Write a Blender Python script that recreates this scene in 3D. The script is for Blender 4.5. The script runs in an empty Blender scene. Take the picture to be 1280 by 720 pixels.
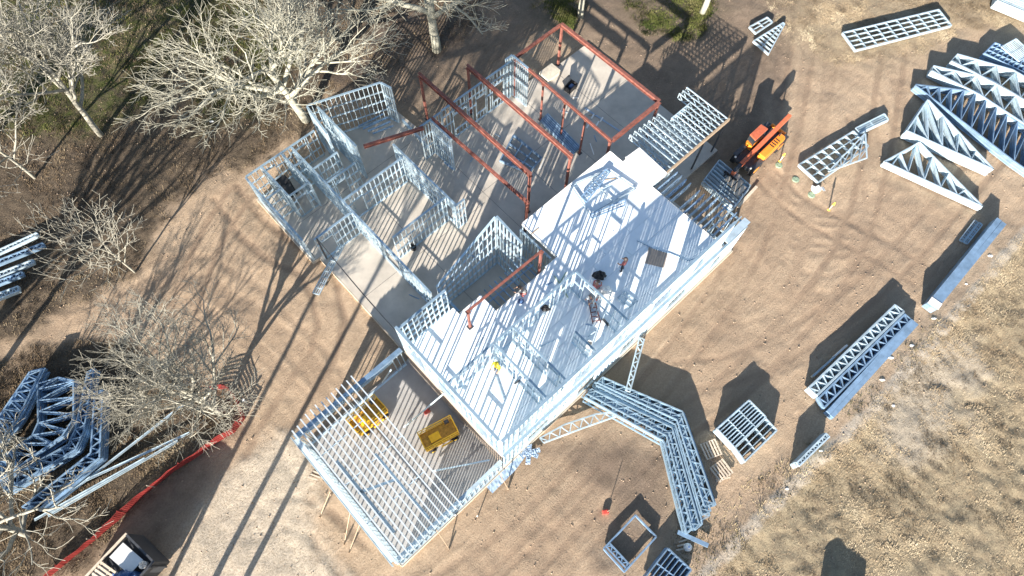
import bpy, bmesh, math, random
import numpy as np
from mathutils import Vector, Matrix
from math import sin, cos, tan, pi, radians, sqrt, atan2, hypot

random.seed(7)
S = bpy.context.scene
COL = S.collection

# ------------------------------------------------------------------ camera
CAM_H = 42.0
FPX, TILT, ROLL = 800.0, radians(23.5), radians(1.53)
_v = Vector((0, sin(TILT), -cos(TILT))); _u = Vector((0, cos(TILT), sin(TILT))); _r = Vector((1, 0, 0))
RIGHT = cos(ROLL) * _r + sin(ROLL) * _u
UP = -sin(ROLL) * _r + cos(ROLL) * _u
cd = bpy.data.cameras.new('camera'); cam = bpy.data.objects.new('camera', cd); COL.objects.link(cam)
cd.sensor_width = 36; cd.lens = 36 * FPX / 1280; cd.clip_start = .5; cd.clip_end = 9000
M3 = Matrix((RIGHT, UP, -_v)).transposed()
cam.matrix_world = Matrix.Translation((0, 0, CAM_H)) @ M3.to_4x4()
S.camera = cam

# ------------------------------------------------------------------ sky, sun, exposure
SHADOW_AZ = radians(70.8)      # direction shadows fall, counter-clockwise from +X
SUN_EL = radians(18.2)
W = bpy.data.worlds.new('World'); S.world = W; W.use_nodes = True
wn = W.node_tree.nodes; wl = W.node_tree.links
sky = wn.new('ShaderNodeTexSky'); sky.sky_type = 'NISHITA'; sky.sun_disc = False
sky.sun_elevation = SUN_EL
sky.sun_rotation = math.radians(90) - (SHADOW_AZ + pi)      # compass angle of the sun
sky.altitude = 150; sky.air_density = 1.0; sky.dust_density = .6; sky.ozone_density = 1.5
wn['Background'].inputs[1].default_value = .068
wl.new(sky.outputs[0], wn['Background'].inputs[0])
sd = bpy.data.lights.new('sun', 'SUN'); so = bpy.data.objects.new('sun', sd); COL.objects.link(so)
sd.energy = 5.0; sd.angle = radians(.5); sd.color = (1, .925, .82)
ld = Vector((cos(SHADOW_AZ) * cos(SUN_EL), sin(SHADOW_AZ) * cos(SUN_EL), -sin(SUN_EL)))
so.rotation_euler = ld.to_track_quat('-Z', 'Y').to_euler(); so.location = (-30, -60, 60)
S.view_settings.view_transform = 'Standard'; S.view_settings.look = 'None'
S.view_settings.exposure = 1.64; S.view_settings.gamma = 1
S.view_settings.use_curve_mapping = False
S.render.engine = 'CYCLES'

# ------------------------------------------------------------------ helpers
def at(x, y, z=0.0):
    """ground (or level z) point seen at photo position x, y"""
    d = _v + RIGHT * ((x - 640) / FPX) + UP * ((360 - y) / FPX)
    t = (z - CAM_H) / d.z
    return Vector((t * d.x, t * d.y, z))

YAW = radians(44.42)
_o = at(493, 703, 3.1); HO = Vector((_o.x, _o.y, 0))
def hxy(a, b, z=0):
    return HO + Vector((a * cos(YAW) - b * sin(YAW), a * sin(YAW) + b * cos(YAW), z))
def to_house(p):
    q = p - HO
    return Vector((q.x * cos(YAW) + q.y * sin(YAW), -q.x * sin(YAW) + q.y * cos(YAW), p.z))

def tag(o, label=None, cat=None, group=None, kind=None):
    if label: o['label'] = label
    if cat: o['category'] = cat
    if group: o['group'] = group
    if kind: o['kind'] = kind
    elif cat: o['kind'] = 'thing'
    return o

def empty(name, loc, rz=0, label=None, cat=None, group=None):
    o = bpy.data.objects.new(name, None); COL.objects.link(o)
    o.location = loc; o.rotation_euler = (0, 0, rz); o.empty_display_size = .3
    return tag(o, label, cat, group)

def link(name, me, parent=None, loc=None, rot=None):
    o = bpy.data.objects.new(name, me); COL.objects.link(o)
    if parent is not None: o.parent = parent
    if loc is not None: o.location = loc
    if rot is not None: o.rotation_euler = rot
    return o

class MB:
    """collects simple solids into one mesh"""
    def __init__(s): s.v = []; s.f = []; s.m = []
    def box(s, c, size, mat=0, rz=0):
        x, y, z = size[0] / 2, size[1] / 2, size[2] / 2
        n = len(s.v); ca, sa = cos(rz), sin(rz)
        for dx, dy, dz in ((-x,-y,-z),(x,-y,-z),(x,y,-z),(-x,y,-z),(-x,-y,z),(x,-y,z),(x,y,z),(-x,y,z)):
            s.v.append((c[0] + dx * ca - dy * sa, c[1] + dx * sa + dy * ca, c[2] + dz))
        s._bf(n, mat); return s
    def _bf(s, n, mat):
        for q in ((0,3,2,1),(4,5,6,7),(0,1,5,4),(1,2,6,5),(2,3,7,6),(3,0,4,7)):
            s.f.append(tuple(n + i for i in q)); s.m.append(mat)
    def bar(s, p, q, w, d, mat=0, up=(0, 0, 1)):
        p = Vector(p); q = Vector(q); t = (q - p)
        if t.length < 1e-6: return s
        t.normalize(); up = Vector(up)
        if abs(t.dot(up)) > .98: up = Vector((1, 0, 0))
        sx = t.cross(up).normalized(); sy = sx.cross(t).normalized()
        n = len(s.v)
        for e in (p, q):
            for i, j in ((-1,-1),(1,-1),(1,1),(-1,1)):
                s.v.append(tuple(e + sx * (w / 2 * i) + sy * (d / 2 * j)))
        for k in ((0,1,2,3),(7,6,5,4),(0,4,5,1),(1,5,6,2),(2,6,7,3),(3,7,4,0)):
            s.f.append(tuple(n + i for i in k)); s.m.append(mat)
        return s
    def tube(s, pts, radii, k=8, mat=0, cap=True):
        pts = [Vector(p) for p in pts]; n0 = len(s.v); N = len(pts)
        if not hasattr(radii, '__len__'): radii = [radii] * N
        for i, p in enumerate(pts):
            t = (pts[min(i + 1, N - 1)] - pts[max(i - 1, 0)]).normalized()
            up = Vector((0, 0, 1)) if abs(t.z) < .95 else Vector((1, 0, 0))
            sx = t.cross(up).normalized(); sy = sx.cross(t)
            for j in range(k):
                a = 2 * pi * j / k
                s.v.append(tuple(p + sx * (cos(a) * radii[i]) + sy * (sin(a) * radii[i])))
        for i in range(N - 1):
            for j in range(k):
                a, b = n0 + i * k + j, n0 + i * k + (j + 1) % k
                s.f.append((a, b, b + k, a + k)); s.m.append(mat)
        if cap:
            s.f.append(tuple(n0 + j for j in reversed(range(k)))); s.m.append(mat)
            s.f.append(tuple(n0 + (N - 1) * k + j for j in range(k))); s.m.append(mat)
        return s
    def prism(s, poly, z0, z1, mat=0):
        n = len(s.v); k = len(poly)
        for z in (z0, z1):
            for p in poly: s.v.append((p[0], p[1], z))
        s.f.append(tuple(n + i for i in reversed(range(k)))); s.m.append(mat)
        s.f.append(tuple(n + k + i for i in range(k))); s.m.append(mat)
        for i in range(k):
            j = (i + 1) % k
            s.f.append((n + i, n + j, n + k + j, n + k + i)); s.m.append(mat)
        return s
    def mesh(s, name, mats, smooth=False):
        me = bpy.data.meshes.new(name); me.from_pydata(s.v, [], s.f)
        for m in (mats if isinstance(mats, (list, tuple)) else [mats]): me.materials.append(m)
        me.polygons.foreach_set('material_index', s.m)
        if smooth: me.polygons.foreach_set('use_smooth', [True] * len(s.f))
        me.update(); return me
    def obj(s, name, mats, parent=None, loc=None, rot=None, smooth=False, bevel=0):
        o = link(name, s.mesh(name, mats, smooth), parent, loc, rot)
        if bevel:
            b = o.modifiers.new('bevel', 'BEVEL'); b.width = bevel; b.segments = 2; b.limit_method = 'ANGLE'
        return o

_unit = {}
def unit_bar(mat):
    """shared unit box, long axis z from 0 to 1"""
    if mat.name not in _unit:
        _unit[mat.name] = MB().box((0, 0, .5), (1, 1, 1)).mesh('bar_' + mat.name, mat)
    return _unit[mat.name]
def bar_obj(name, p, q, w, d, mat, parent=None, up=(0, 0, 1)):
    """a bar as an object of its own (shared mesh, scaled), from p to q in the parent's space"""
    p = Vector(p); q = Vector(q); t = q - p; L = t.length; t.normalize()
    up = Vector(up)
    if abs(t.dot(up)) > .98: up = Vector((1, 0, 0))
    sx = t.cross(up).normalized(); sy = t.cross(sx).normalized()
    m = Matrix((sx, sy, t)).transposed()
    o = link(name, unit_bar(mat), parent)
    o.location = p; o.rotation_mode = 'QUATERNION'; o.rotation_quaternion = m.to_quaternion(); o.scale = (w, d, L)
    return o

# ------------------------------------------------------------------ materials
def mat(name, col, rough=.6, metal=0., var=.12, scale=4., bump=0., bscale=40., obj_var=0., dirt=None, coat=0., spec=.5):
    m = bpy.data.materials.new(name); m.use_nodes = True
    nt = m.node_tree; n = nt.nodes; l = nt.links; b = n['Principled BSDF']
    b.inputs['Roughness'].default_value = rough; b.inputs['Metallic'].default_value = metal
    b.inputs['Specular IOR Level'].default_value = spec
    if coat: b.inputs['Coat Weight'].default_value = coat
    tc = n.new('ShaderNodeTexCoord'); gm = n.new('ShaderNodeNewGeometry')
    ns = n.new('ShaderNodeTexNoise'); ns.inputs['Scale'].default_value = scale; ns.inputs['Detail'].default_value = 6; ns.inputs['Roughness'].default_value = .65
    l.new(gm.outputs['Position'], ns.inputs['Vector'])
    mx = n.new('ShaderNodeMix'); mx.data_type = 'RGBA'
    lo = tuple(c * (1 - var) for c in col); hi = tuple(min(1, c * (1 + var)) for c in col)
    if dirt: lo = dirt
    mx.inputs[6].default_value = (*lo, 1); mx.inputs[7].default_value = (*hi, 1)
    rp = n.new('ShaderNodeMapRange'); rp.inputs[1].default_value = .3; rp.inputs[2].default_value = .7
    l.new(ns.outputs[0], rp.inputs[0]); l.new(rp.outputs[0], mx.inputs[0])
    out = mx.outputs[2]
    if obj_var:
        oi = n.new('ShaderNodeObjectInfo'); hs = n.new('ShaderNodeHueSaturation')
        mr = n.new('ShaderNodeMapRange'); mr.inputs[3].default_value = 1 - obj_var; mr.inputs[4].default_value = 1 + obj_var
        l.new(oi.outputs['Random'], mr.inputs[0]); l.new(mr.outputs[0], hs.inputs['Value']); l.new(out, hs.inputs['Color']); out = hs.outputs[0]
    l.new(out, b.inputs['Base Color'])
    rr = n.new('ShaderNodeMapRange'); rr.inputs[3].default_value = max(0, rough - .1); rr.inputs[4].default_value = min(1, rough + .12)
    l.new(ns.outputs[0], rr.inputs[0]); l.new(rr.outputs[0], b.inputs['Roughness'])
    if bump:
        bn = n.new('ShaderNodeTexNoise'); bn.inputs['Scale'].default_value = bscale; bn.inputs['Detail'].default_value = 4
        l.new(gm.outputs['Position'], bn.inputs['Vector'])
        bp = n.new('ShaderNodeBump'); bp.inputs['Strength'].default_value = bump; bp.inputs['Distance'].default_value = .05
        l.new(bn.outputs[0], bp.inputs['Height']); l.new(bp.outputs[0], b.inputs['Normal'])
    return m

M = {}
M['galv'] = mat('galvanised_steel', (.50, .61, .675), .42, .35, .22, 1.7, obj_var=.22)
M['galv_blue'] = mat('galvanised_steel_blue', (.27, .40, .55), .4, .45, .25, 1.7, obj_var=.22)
M['galv_plate'] = mat('galvanised_plate', (.36, .49, .59), .38, .45, .16, 3, obj_var=.1)  # bluer, darker copy of galv; paints the sky reflection on top plates
M['galv_bright'] = mat('galvanised_bright', (.70, .77, .82), .45, .3, .1, 3, obj_var=.06)
M['deckboard'] = mat('deck_board', (.82, .87, .90), .5, 0, .04, 1.2, obj_var=.035)
M['white'] = mat('white_board', (.82, .81, .78), .6, 0, .04, 3, obj_var=.03)
M['red'] = mat('red_oxide_steel', (.235, .088, .066), .65, .1, .4, 3.5, bump=.1)
M['concrete'] = mat('concrete', (.50, .45, .385), .85, 0, .2, .5, bump=.15, bscale=25)
M['concrete_grey'] = mat('concrete_grey', (.37, .36, .35), .85, 0, .2, .6, bump=.15, bscale=25)
M['concrete_edge'] = mat('form_board', (.62, .55, .44), .8, 0, .15, 3)
M['wood'] = mat('raw_timber', (.38, .28, .19), .75, 0, .2, 8, obj_var=.15)
M['palewood'] = mat('weathered_timber', (.55, .46, .36), .8, 0, .2, 8, obj_var=.15)
M['ply'] = mat('plywood', (.34, .28, .235), .75, 0, .12, 6)
M['yellow'] = mat('yellow_paint', (.92, .52, .02), .42, 0, .18, 5, coat=.2)
M['orange'] = mat('orange_paint', (.90, .29, .03), .4, 0, .14, 5, coat=.3)
M['darkorange'] = mat('boom_paint', (.52, .13, .06), .45, 0, .2, 4, coat=.2)
M['black'] = mat('black_rubber', (.02, .02, .022), .7, 0, .3, 12)
M['dark'] = mat('dark_steel', (.07, .075, .085), .55, .4, .3, 6)
M['glass'] = mat('dark_glass', (.03, .04, .05), .08, 0, .05, 2)
M['redplastic'] = mat('red_plastic', (.60, .07, .05), .45, 0, .1, 10)
M['net'] = mat('orange_net', (.27, .03, .026), .6, 0, .2, 5)
M['bluetarp'] = mat('blue_sheet', (.33, .43, .56), .45, 0, .15, 4)
M['bluefab'] = mat('blue_plastic', (.06, .12, .26), .5, 0, .3, 6)
M['green'] = mat('green_lid', (.27, .36, .25), .6, 0, .15, 6)
M['stakeyellow'] = mat('stake_paint', (.85, .50, .06), .55, 0, .1, 10)
M['bark_pale'] = mat('pale_bark', (.345, .335, .27), .85, 0, .25, 3, bump=.3, bscale=15)
M['bark_grey'] = mat('grey_bark', (.30, .285, .235), .85, 0, .25, 3, bump=.3, bscale=15)
M['leaf'] = mat('evergreen_leaf', (.05, .075, .028), .7, 0, .4, 2)
M['bark_brown'] = mat('brown_bark', (.24, .205, .155), .9, 0, .25, 3, bump=.3, bscale=15)

# ------------------------------------------------------------------ ground
def vnoise(x, y, seed=0):
    xi = np.floor(x).astype(np.int64); yi = np.floor(y).astype(np.int64); xf = x - xi; yf = y - yi
    def hsh(i, j):
        n = (i * 374761393 + j * 668265263 + seed * 982451653) & 0x7fffffff
        n = ((n ^ (n >> 13)) * 1274126177) & 0x7fffffff
        return ((n ^ (n >> 16)) & 0xffff) / 65535.
    u = xf * xf * (3 - 2 * xf); v = yf * yf * (3 - 2 * yf)
    return (hsh(xi, yi) * (1 - u) + hsh(xi + 1, yi) * u) * (1 - v) + (hsh(xi, yi + 1) * (1 - u) + hsh(xi + 1, yi + 1) * u) * v
def fbm(x, y, seed=0, o=4):
    t = 0; a = .5; s = 0
    for k in range(o):
        t = t + a * vnoise(x * 2 ** k, y * 2 ** k, seed + k); s += a; a *= .55
    return t / s
def seg_dist(X, Y, pts, closed=False):
    best = np.full(X.shape, 1e9); arc = np.zeros(X.shape)
    P = list(pts) + ([pts[0]] if closed else [])
    for (x0, y0), (x1, y1) in zip(P[:-1], P[1:]):
        dx, dy = x1 - x0, y1 - y0; L2 = dx * dx + dy * dy + 1e-9
        t = np.clip(((X - x0) * dx + (Y - y0) * dy) / L2, 0, 1)
        d = np.hypot(X - x0 - t * dx, Y - y0 - t * dy)
        best = np.minimum(best, d)
    return best
def poly_sd(X, Y, pts):
    d = seg_dist(X, Y, pts, True); ins = np.zeros(X.shape, bool); n = len(pts)
    for i in range(n):
        x0, y0 = pts[i]; x1, y1 = pts[(i + 1) % n]
        c = ((y0 > Y) != (y1 > Y)) & (X < (x1 - x0) * (Y - y0) / (y1 - y0 + 1e-12) + x0); ins ^= c
    return np.where(ins, d, -d)
def gpts(px): return [tuple(at(x, y).xy) for x, y in px]
def sstep(x, lo, hi):
    t = np.clip((x - lo) / (hi - lo), 0, 1); return t * t * (3 - 2 * t)

Z_DRY = gpts([(885, 720), (950, 652), (1010, 590), (1080, 520), (1165, 418), (1280, 292), (1500, 60), (1700, 900), (860, 900)])
Z_DRYTOP = gpts([(925, -60), (965, 20), (985, 55), (1050, 85), (1110, 70), (1165, 60), (1215, 35), (1400, 40), (1400, -200), (900, -200)])
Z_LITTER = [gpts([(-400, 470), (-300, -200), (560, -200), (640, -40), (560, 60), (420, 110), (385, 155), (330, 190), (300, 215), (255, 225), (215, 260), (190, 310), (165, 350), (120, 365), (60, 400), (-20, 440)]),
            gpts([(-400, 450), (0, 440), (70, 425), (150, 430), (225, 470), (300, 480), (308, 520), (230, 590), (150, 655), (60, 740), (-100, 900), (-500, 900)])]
Z_GREEN = [gpts([(-300, 120), (40, 175), (130, 165), (190, 120), (250, 60), (280, -100), (-300, -200)]), gpts([(230, 60), (260, 150), (330, 140), (380, 60), (340, 0), (240, -20)]), gpts([(780, 10), (800, 50), (870, 40), (900, 0), (850, -60), (780, -40)]), gpts([(660, -30), (680, 30), (720, 40), (740, 0), (720, -60)])]
Z_GRAVEL = gpts([(190, 730), (225, 660), (262, 612), (300, 575), (345, 540), (385, 545), (392, 600), (378, 640), (395, 690), (450, 730), (420, 860), (170, 860)])
Z_SHADE_DARK = [gpts([(152, 642), (235, 548), (285, 535), (262, 605), (205, 690), (170, 720), (100, 760)]), gpts([(410, 95), (560, -60), (1000, -60), (985, 60), (960, 200), (900, 210), (860, 190), (800, 110), (690, 30), (560, 140), (480, 140)]),  # dumpster shadow, then house and tree shadow, painted into the ground colour
          gpts([(660, 560), (735, 545), (840, 560), (850, 640), (800, 720), (745, 720), (760, 620)])]  # naturally dark soil by the bent trusses
Z_PALE = gpts([(1105, 500), (1150, 450), (1215, 430), (1235, 470), (1190, 540), (1140, 590), (1100, 560)])
PATHLINE = gpts([(860, 740), (945, 652), (1010, 588), (1080, 522), (1165, 425), (1285, 285), (1420, 140)])
RUTS = [[(1010, -20), (1000, 100), (965, 230), (930, 330), (860, 430), (775, 540), (690, 640), (590, 720), (450, 800)],
        [(1120, 60), (1090, 240), (1050, 340), (980, 420), (900, 500), (800, 560), (700, 660), (620, 740)],
        [(1280, 150), (1190, 250), (1120, 330), (1040, 400), (930, 460), (850, 470)],
        [(960, 220), (1000, 260), (1080, 300), (1150, 340)],
        [(240, 760), (290, 640), (350, 520), (420, 420), (400, 340), (330, 300), (280, 240)],
        [(280, 760), (330, 640), (390, 640), (440, 700)],
        [(200, 470), (230, 380), (260, 300), (300, 240)]]
_rr = random.Random(4)
for fam, n_t, amp in (([(560, 730), (700, 620), (800, 500), (900, 400), (960, 300), (985, 180), (1000, 40)], 7, 34), ([(820, 490), (930, 430), (1040, 380), (1110, 300), (1130, 200), (1100, 100)], 6, 40), ([(1180, 240), (1100, 290), (1020, 310), (960, 270), (950, 230)], 5, 30), ([(330, 730), (360, 600), (420, 500), (300, 380), (220, 330), (110, 390), (0, 470)], 4, 26), ([(640, 720), (760, 600), (850, 480), (960, 420), (1090, 400), (1180, 330)], 5, 30)):
    for k in range(n_t):
        ox, oy = _rr.uniform(-amp, amp), _rr.uniform(-amp, amp)
        RUTS.append([(x + ox + _rr.uniform(-8, 8), y + oy + _rr.uniform(-8, 8)) for x, y in fam])
def smooth_line(p, it=2):
    for _ in range(it):
        q = [p[0]]
        for a_, b_ in zip(p[:-1], p[1:]): q += [(a_[0] * .75 + b_[0] * .25, a_[1] * .75 + b_[1] * .25), (a_[0] * .25 + b_[0] * .75, a_[1] * .25 + b_[1] * .75)]
        p = q + [p[-1]]
    return p
RUTS = [smooth_line(r, 1) for r in RUTS]
RUTS = [gpts(r) for r in RUTS]

def ground_axis(lo, hi, step):
    core = np.arange(lo, hi + step / 2, step); far = np.array([3, 8, 18, 40, 90, 200, 500, 1200, 3000, 6000.])
    return np.concatenate([lo - far[::-1], core, hi + far])
gx = ground_axis(-46, 46, .15); gy = ground_axis(-8, 50, .15)
GX, GY = np.meshgrid(gx, gy)
nz = fbm(GX * .35, GY * .35, 3) - .5; nzf = fbm(GX * 1.3, GY * 1.3, 11) - .5
def zone(polys, soft=1.2, wob=3.2):
    polys = polys if isinstance(polys, list) and isinstance(polys[0], list) else [polys]
    m = np.zeros(GX.shape)
    for p in polys: m = np.maximum(m, sstep(poly_sd(GX, GY, p) + wob * nz + 1.6 * nzf, -soft, soft))
    return m
inframe = (np.abs(GX) < 60) & (GY > -20) & (GY < 62)
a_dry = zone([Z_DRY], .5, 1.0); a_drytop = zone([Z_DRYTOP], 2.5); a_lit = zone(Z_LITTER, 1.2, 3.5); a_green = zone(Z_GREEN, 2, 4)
a_grav = zone([Z_GRAVEL], 1.0, 2.2); a_shade_dark = zone(Z_SHADE_DARK, 1.2, 2.0)
d_path = seg_dist(GX, GY, PATHLINE)
a_path = sstep(.42 - d_path + .5 * nzf, -.12, .2) * (.75 + .5 * nzf) + .55 * zone([Z_PALE], 1.5, 5)
a_path = np.clip(a_path, 0, 1)
a_rut = np.zeros(GX.shape)
for ri, r in enumerate(RUTS):
    for off in (-.95, .95):
        # offset polyline
        q = []
        for i, p in enumerate(r):
            a_ = r[max(0, i - 1)]; b_ = r[min(len(r) - 1, i + 1)]
            L = hypot(b_[0] - a_[0], b_[1] - a_[1]); nx_, ny_ = -(b_[1] - a_[1]) / L, (b_[0] - a_[0]) / L
            q.append((p[0] + nx_ * off, p[1] + ny_ * off))
        bx0, bx1 = min(v_[0] for v_ in q) - 2, max(v_[0] for v_ in q) + 2; by0, by1 = min(v_[1] for v_ in q) - 2, max(v_[1] for v_ in q) + 2
        i0, i1 = np.searchsorted(gx, [bx0, bx1]); j0, j1 = np.searchsorted(gy, [by0, by1])
        if i1 - i0 < 2 or j1 - j0 < 2: continue
        sl_ = (slice(j0, j1), slice(i0, i1))
        d = seg_dist(GX[sl_] + .5 * nz[sl_], GY[sl_] + .5 * nz[sl_], q)
        st_ = 1. if ri < 7 else .55
        a_rut[sl_] = np.maximum(a_rut[sl_], st_ * sstep(.26 - d, -.1, .12) * np.clip(.35 + 1.6 * (nz[sl_] + .45), 0, 1))
a_rut *= (1 - a_dry) * (1 - .8 * a_lit)
GZ = .22 * nz + .07 * nzf * (1 + 2.6 * a_dry + 1.6 * a_lit) - .055 * a_rut + .16 * np.exp(-(d_path / .9) ** 2)
GZ += .28 * a_grav * np.clip(nz + .5, 0, 1) * .5
GZ -= .10
GZ = np.where(inframe, GZ, -.3)
hq = [to_house(Vector((0, 0, 0)))]
HA = (GX - HO.x) * cos(YAW) + (GY - HO.y) * sin(YAW); HB = -(GX - HO.x) * sin(YAW) + (GY - HO.y) * cos(YAW)
und = (HA > -.6) & (HA < 37.6) & (HB > -.6) & (HB < 28.6)
GZ = np.where(und, np.minimum(GZ, -.02), np.minimum(GZ, .22))
ny_, nx_ = GX.shape
gm = bpy.data.meshes.new('ground')
idx = np.arange(nx_ * ny_).reshape(ny_, nx_)
quads = np.stack([idx[:-1, :-1], idx[:-1, 1:], idx[1:, 1:], idx[1:, :-1]], -1).reshape(-1, 4)
gm.vertices.add(nx_ * ny_); gm.vertices.foreach_set('co', np.stack([GX, GY, GZ], -1).ravel())
gm.loops.add(quads.size); gm.loops.foreach_set('vertex_index', quads.ravel())
gm.polygons.add(len(quads)); gm.polygons.foreach_set('loop_start', np.arange(0, quads.size, 4)); gm.polygons.foreach_set('loop_total', np.full(len(quads), 4))
gm.update(); gm.polygons.foreach_set('use_smooth', np.ones(len(quads), bool)); gm.validate()
for nm, arr in (('dry', np.maximum(a_dry, .75 * a_drytop)), ('litter', a_lit), ('green', a_green), ('gravel', a_grav), ('dark', a_shade_dark), ('rut', a_rut), ('path', a_path)):
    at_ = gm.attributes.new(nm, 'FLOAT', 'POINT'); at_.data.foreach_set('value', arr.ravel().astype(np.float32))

def ground_material():
    m = bpy.data.materials.new('ground_soil'); m.use_nodes = True
    nt = m.node_tree; n = nt.nodes; l = nt.links; b = n['Principled BSDF']
    b.inputs['Roughness'].default_value = .95; b.inputs['Specular IOR Level'].default_value = .15
    g = n.new('ShaderNodeNewGeometry')
    def noise(sc, det=6, ro=.6, dist=0):
        x = n.new('ShaderNodeTexNoise'); x.inputs['Scale'].default_value = sc; x.inputs['Detail'].default_value = det; x.inputs['Roughness'].default_value = ro; x.inputs['Distortion'].default_value = dist
        l.new(g.outputs['Position'], x.inputs['Vector']); return x.outputs[0]
    def ramp(src, stops):
        r = n.new('ShaderNodeValToRGB'); e = r.color_ramp.elements
        while len(e) < len(stops): e.new(.5)
        for q, (p, c) in zip(e, stops): q.position = p; q.color = (*c, 1)
        l.new(src, r.inputs[0]); return r.outputs[0]
    def mix(f, a, bb, mode='MIX'):
        x = n.new('ShaderNodeMix'); x.data_type = 'RGBA'; x.blend_type = mode
        if isinstance(f, float): x.inputs[0].default_value = f
        else: l.new(f, x.inputs[0])
        l.new(a, x.inputs[6])
        if isinstance(bb, tuple): x.inputs[7].default_value = (*bb, 1)
        else: l.new(bb, x.inputs[7])
        return x.outputs[2]
    def attr(nm):
        x = n.new('ShaderNodeAttribute'); x.attribute_name = nm; return x.outputs['Fac']
    def mul(a, k):
        x = n.new('ShaderNodeMath'); x.operation = 'MULTIPLY'; l.new(a, x.inputs[0])
        if isinstance(k, float): x.inputs[1].default_value = k
        else: l.new(k, x.inputs[1])
        return x.outputs[0]
    big = noise(.16, 5, .6, .6); mid = noise(1.1, 7, .68, .5); fine = noise(9, 6, .75, .3); tiny = noise(38, 3, .7)
    # streaks drawn out along the traffic direction
    mp = n.new('ShaderNodeMapping'); mp.vector_type = 'TEXTURE'; mp.inputs['Rotation'].default_value = (0, 0, radians(48)); mp.inputs['Scale'].default_value = (3.2, .36, 1)
    l.new(g.outputs['Position'], mp.inputs[0]); st = n.new('ShaderNodeTexNoise'); st.inputs['Scale'].default_value = 1.3; st.inputs['Detail'].default_value = 7; st.inputs['Roughness'].default_value = .65
    l.new(mp.outputs[0], st.inputs['Vector'])
    dirt = ramp(mid, [(.25, (0.284, 0.192, 0.125)), (.5, (0.420, 0.302, 0.204)), (.75, (0.546, 0.413, 0.294))])
    dirt = mix(.55, dirt, ramp(st.outputs[0], [(.3, (0.273, 0.184, 0.120)), (.5, (0.441, 0.320, 0.218)), (.72, (0.609, 0.471, 0.338))]))
    dirt = mix(.5, dirt, ramp(big, [(.3, (0.252, 0.174, 0.116)), (.7, (0.567, 0.429, 0.300))]))
    dirt = mix(.40, dirt, ramp(fine, [(.3, (0.158, 0.104, 0.069)), (.65, (0.588, 0.465, 0.334))]))
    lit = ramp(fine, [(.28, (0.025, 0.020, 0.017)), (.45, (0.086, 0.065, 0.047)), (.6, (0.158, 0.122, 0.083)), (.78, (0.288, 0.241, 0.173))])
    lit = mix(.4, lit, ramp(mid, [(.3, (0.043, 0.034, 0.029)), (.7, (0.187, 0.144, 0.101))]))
    grn = ramp(fine, [(.3, (0.022, 0.029, 0.011)), (.55, (0.072, 0.083, 0.025)), (.75, (0.158, 0.151, 0.065))])
    dry = ramp(fine, [(.28, (.12, .092, .062)), (.45, (.25, .195, .13)), (.62, (.38, .31, .205)), (.8, (.52, .45, .32))])
    dry = mix(.45, dry, ramp(mid, [(.3, (.20, .155, .108)), (.7, (.44, .37, .245))]))
    grav = ramp(fine, [(.3, (.27, .215, .16)), (.5, (.50, .42, .325)), (.72, (.66, .575, .465))])
    c = mix(mul(attr('rut'), .55), dirt, (.225, .158, .112))
    c = mix(attr('gravel'), c, grav)
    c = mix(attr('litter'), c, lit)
    c = mix(mul(attr('green'), ramp(mid, [(.35, (0, 0, 0)), (.6, (1, 1, 1))])), c, grn)
    c = mix(attr('dry'), c, dry)
    c = mix(attr('path'), c, ramp(fine, [(.3, (.34, .29, .235)), (.7, (.54, .48, .40))]))
    c = mix(mul(attr('dark'), .62), c, ramp(mid, [(.3, (.055, .045, .04)), (.7, (.165, .125, .10))]))  # painted cast shade, plus the dark soil by the bent trusses
    l.new(c, b.inputs['Base Color'])
    add = n.new('ShaderNodeMath'); add.operation = 'ADD'; l.new(mul(fine, .7), add.inputs[0]); l.new(mul(tiny, .35), add.inputs[1])
    ad2 = n.new('ShaderNodeMath'); ad2.operation = 'ADD'; l.new(add.outputs[0], ad2.inputs[0]); l.new(mul(st.outputs[0], .8), ad2.inputs[1])
    bp = n.new('ShaderNodeBump'); bp.inputs['Strength'].default_value = .75; bp.inputs['Distance'].default_value = .12
    l.new(ad2.outputs[0], bp.inputs['Height']); l.new(bp.outputs[0], b.inputs['Normal'])
    return m
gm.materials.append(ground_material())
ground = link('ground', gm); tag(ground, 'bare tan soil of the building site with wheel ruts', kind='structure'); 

_gi = {'x': gx, 'y': gy}
def gz(x, y):
    i = min(max(int(np.searchsorted(gx, x)) - 1, 0), nx_ - 2); j = min(max(int(np.searchsorted(gy, y)) - 1, 0), ny_ - 2)
    return float(GZ[j:j + 2, i:i + 2].mean())
def gat(x, y):
    p = at(x, y); p.z = gz(p.x, p.y); return p

# ------------------------------------------------------------------ house frame under construction
house = empty('house_frame', HO, YAW, 'two-storey galvanised steel house frame with white deck and red beams on a concrete slab', 'building')
FLOOR, DECK, TOP2 = .20, 4.20, 8.15

sl = MB()
OUT = [(8.2, -.12), (31, -.12), (31, 6.3), (37.1, 6.3), (37.1, 20.95), (33.5, 20.95), (33.5, 20.3), (31.9, 20.3), (31.9, 21.35), (21.2, 21.35), (20.9, 26.2), (14.75, 28.35), (14.35, 27.05), (7.95, 27.05), (7.95, 19.9), (8.5, 19.9), (8.5, 9.6), (8.2, 9.6)]
sl.prism(OUT, -.35, FLOOR)
slab = sl.obj('slab', M['concrete'], house)
MB().prism([(-.12, -.12), (8.19, -.12), (8.19, 9.59), (-.12, 9.59)], -.35, .14).obj('garage_slab', M['concrete_grey'], house)
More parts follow.
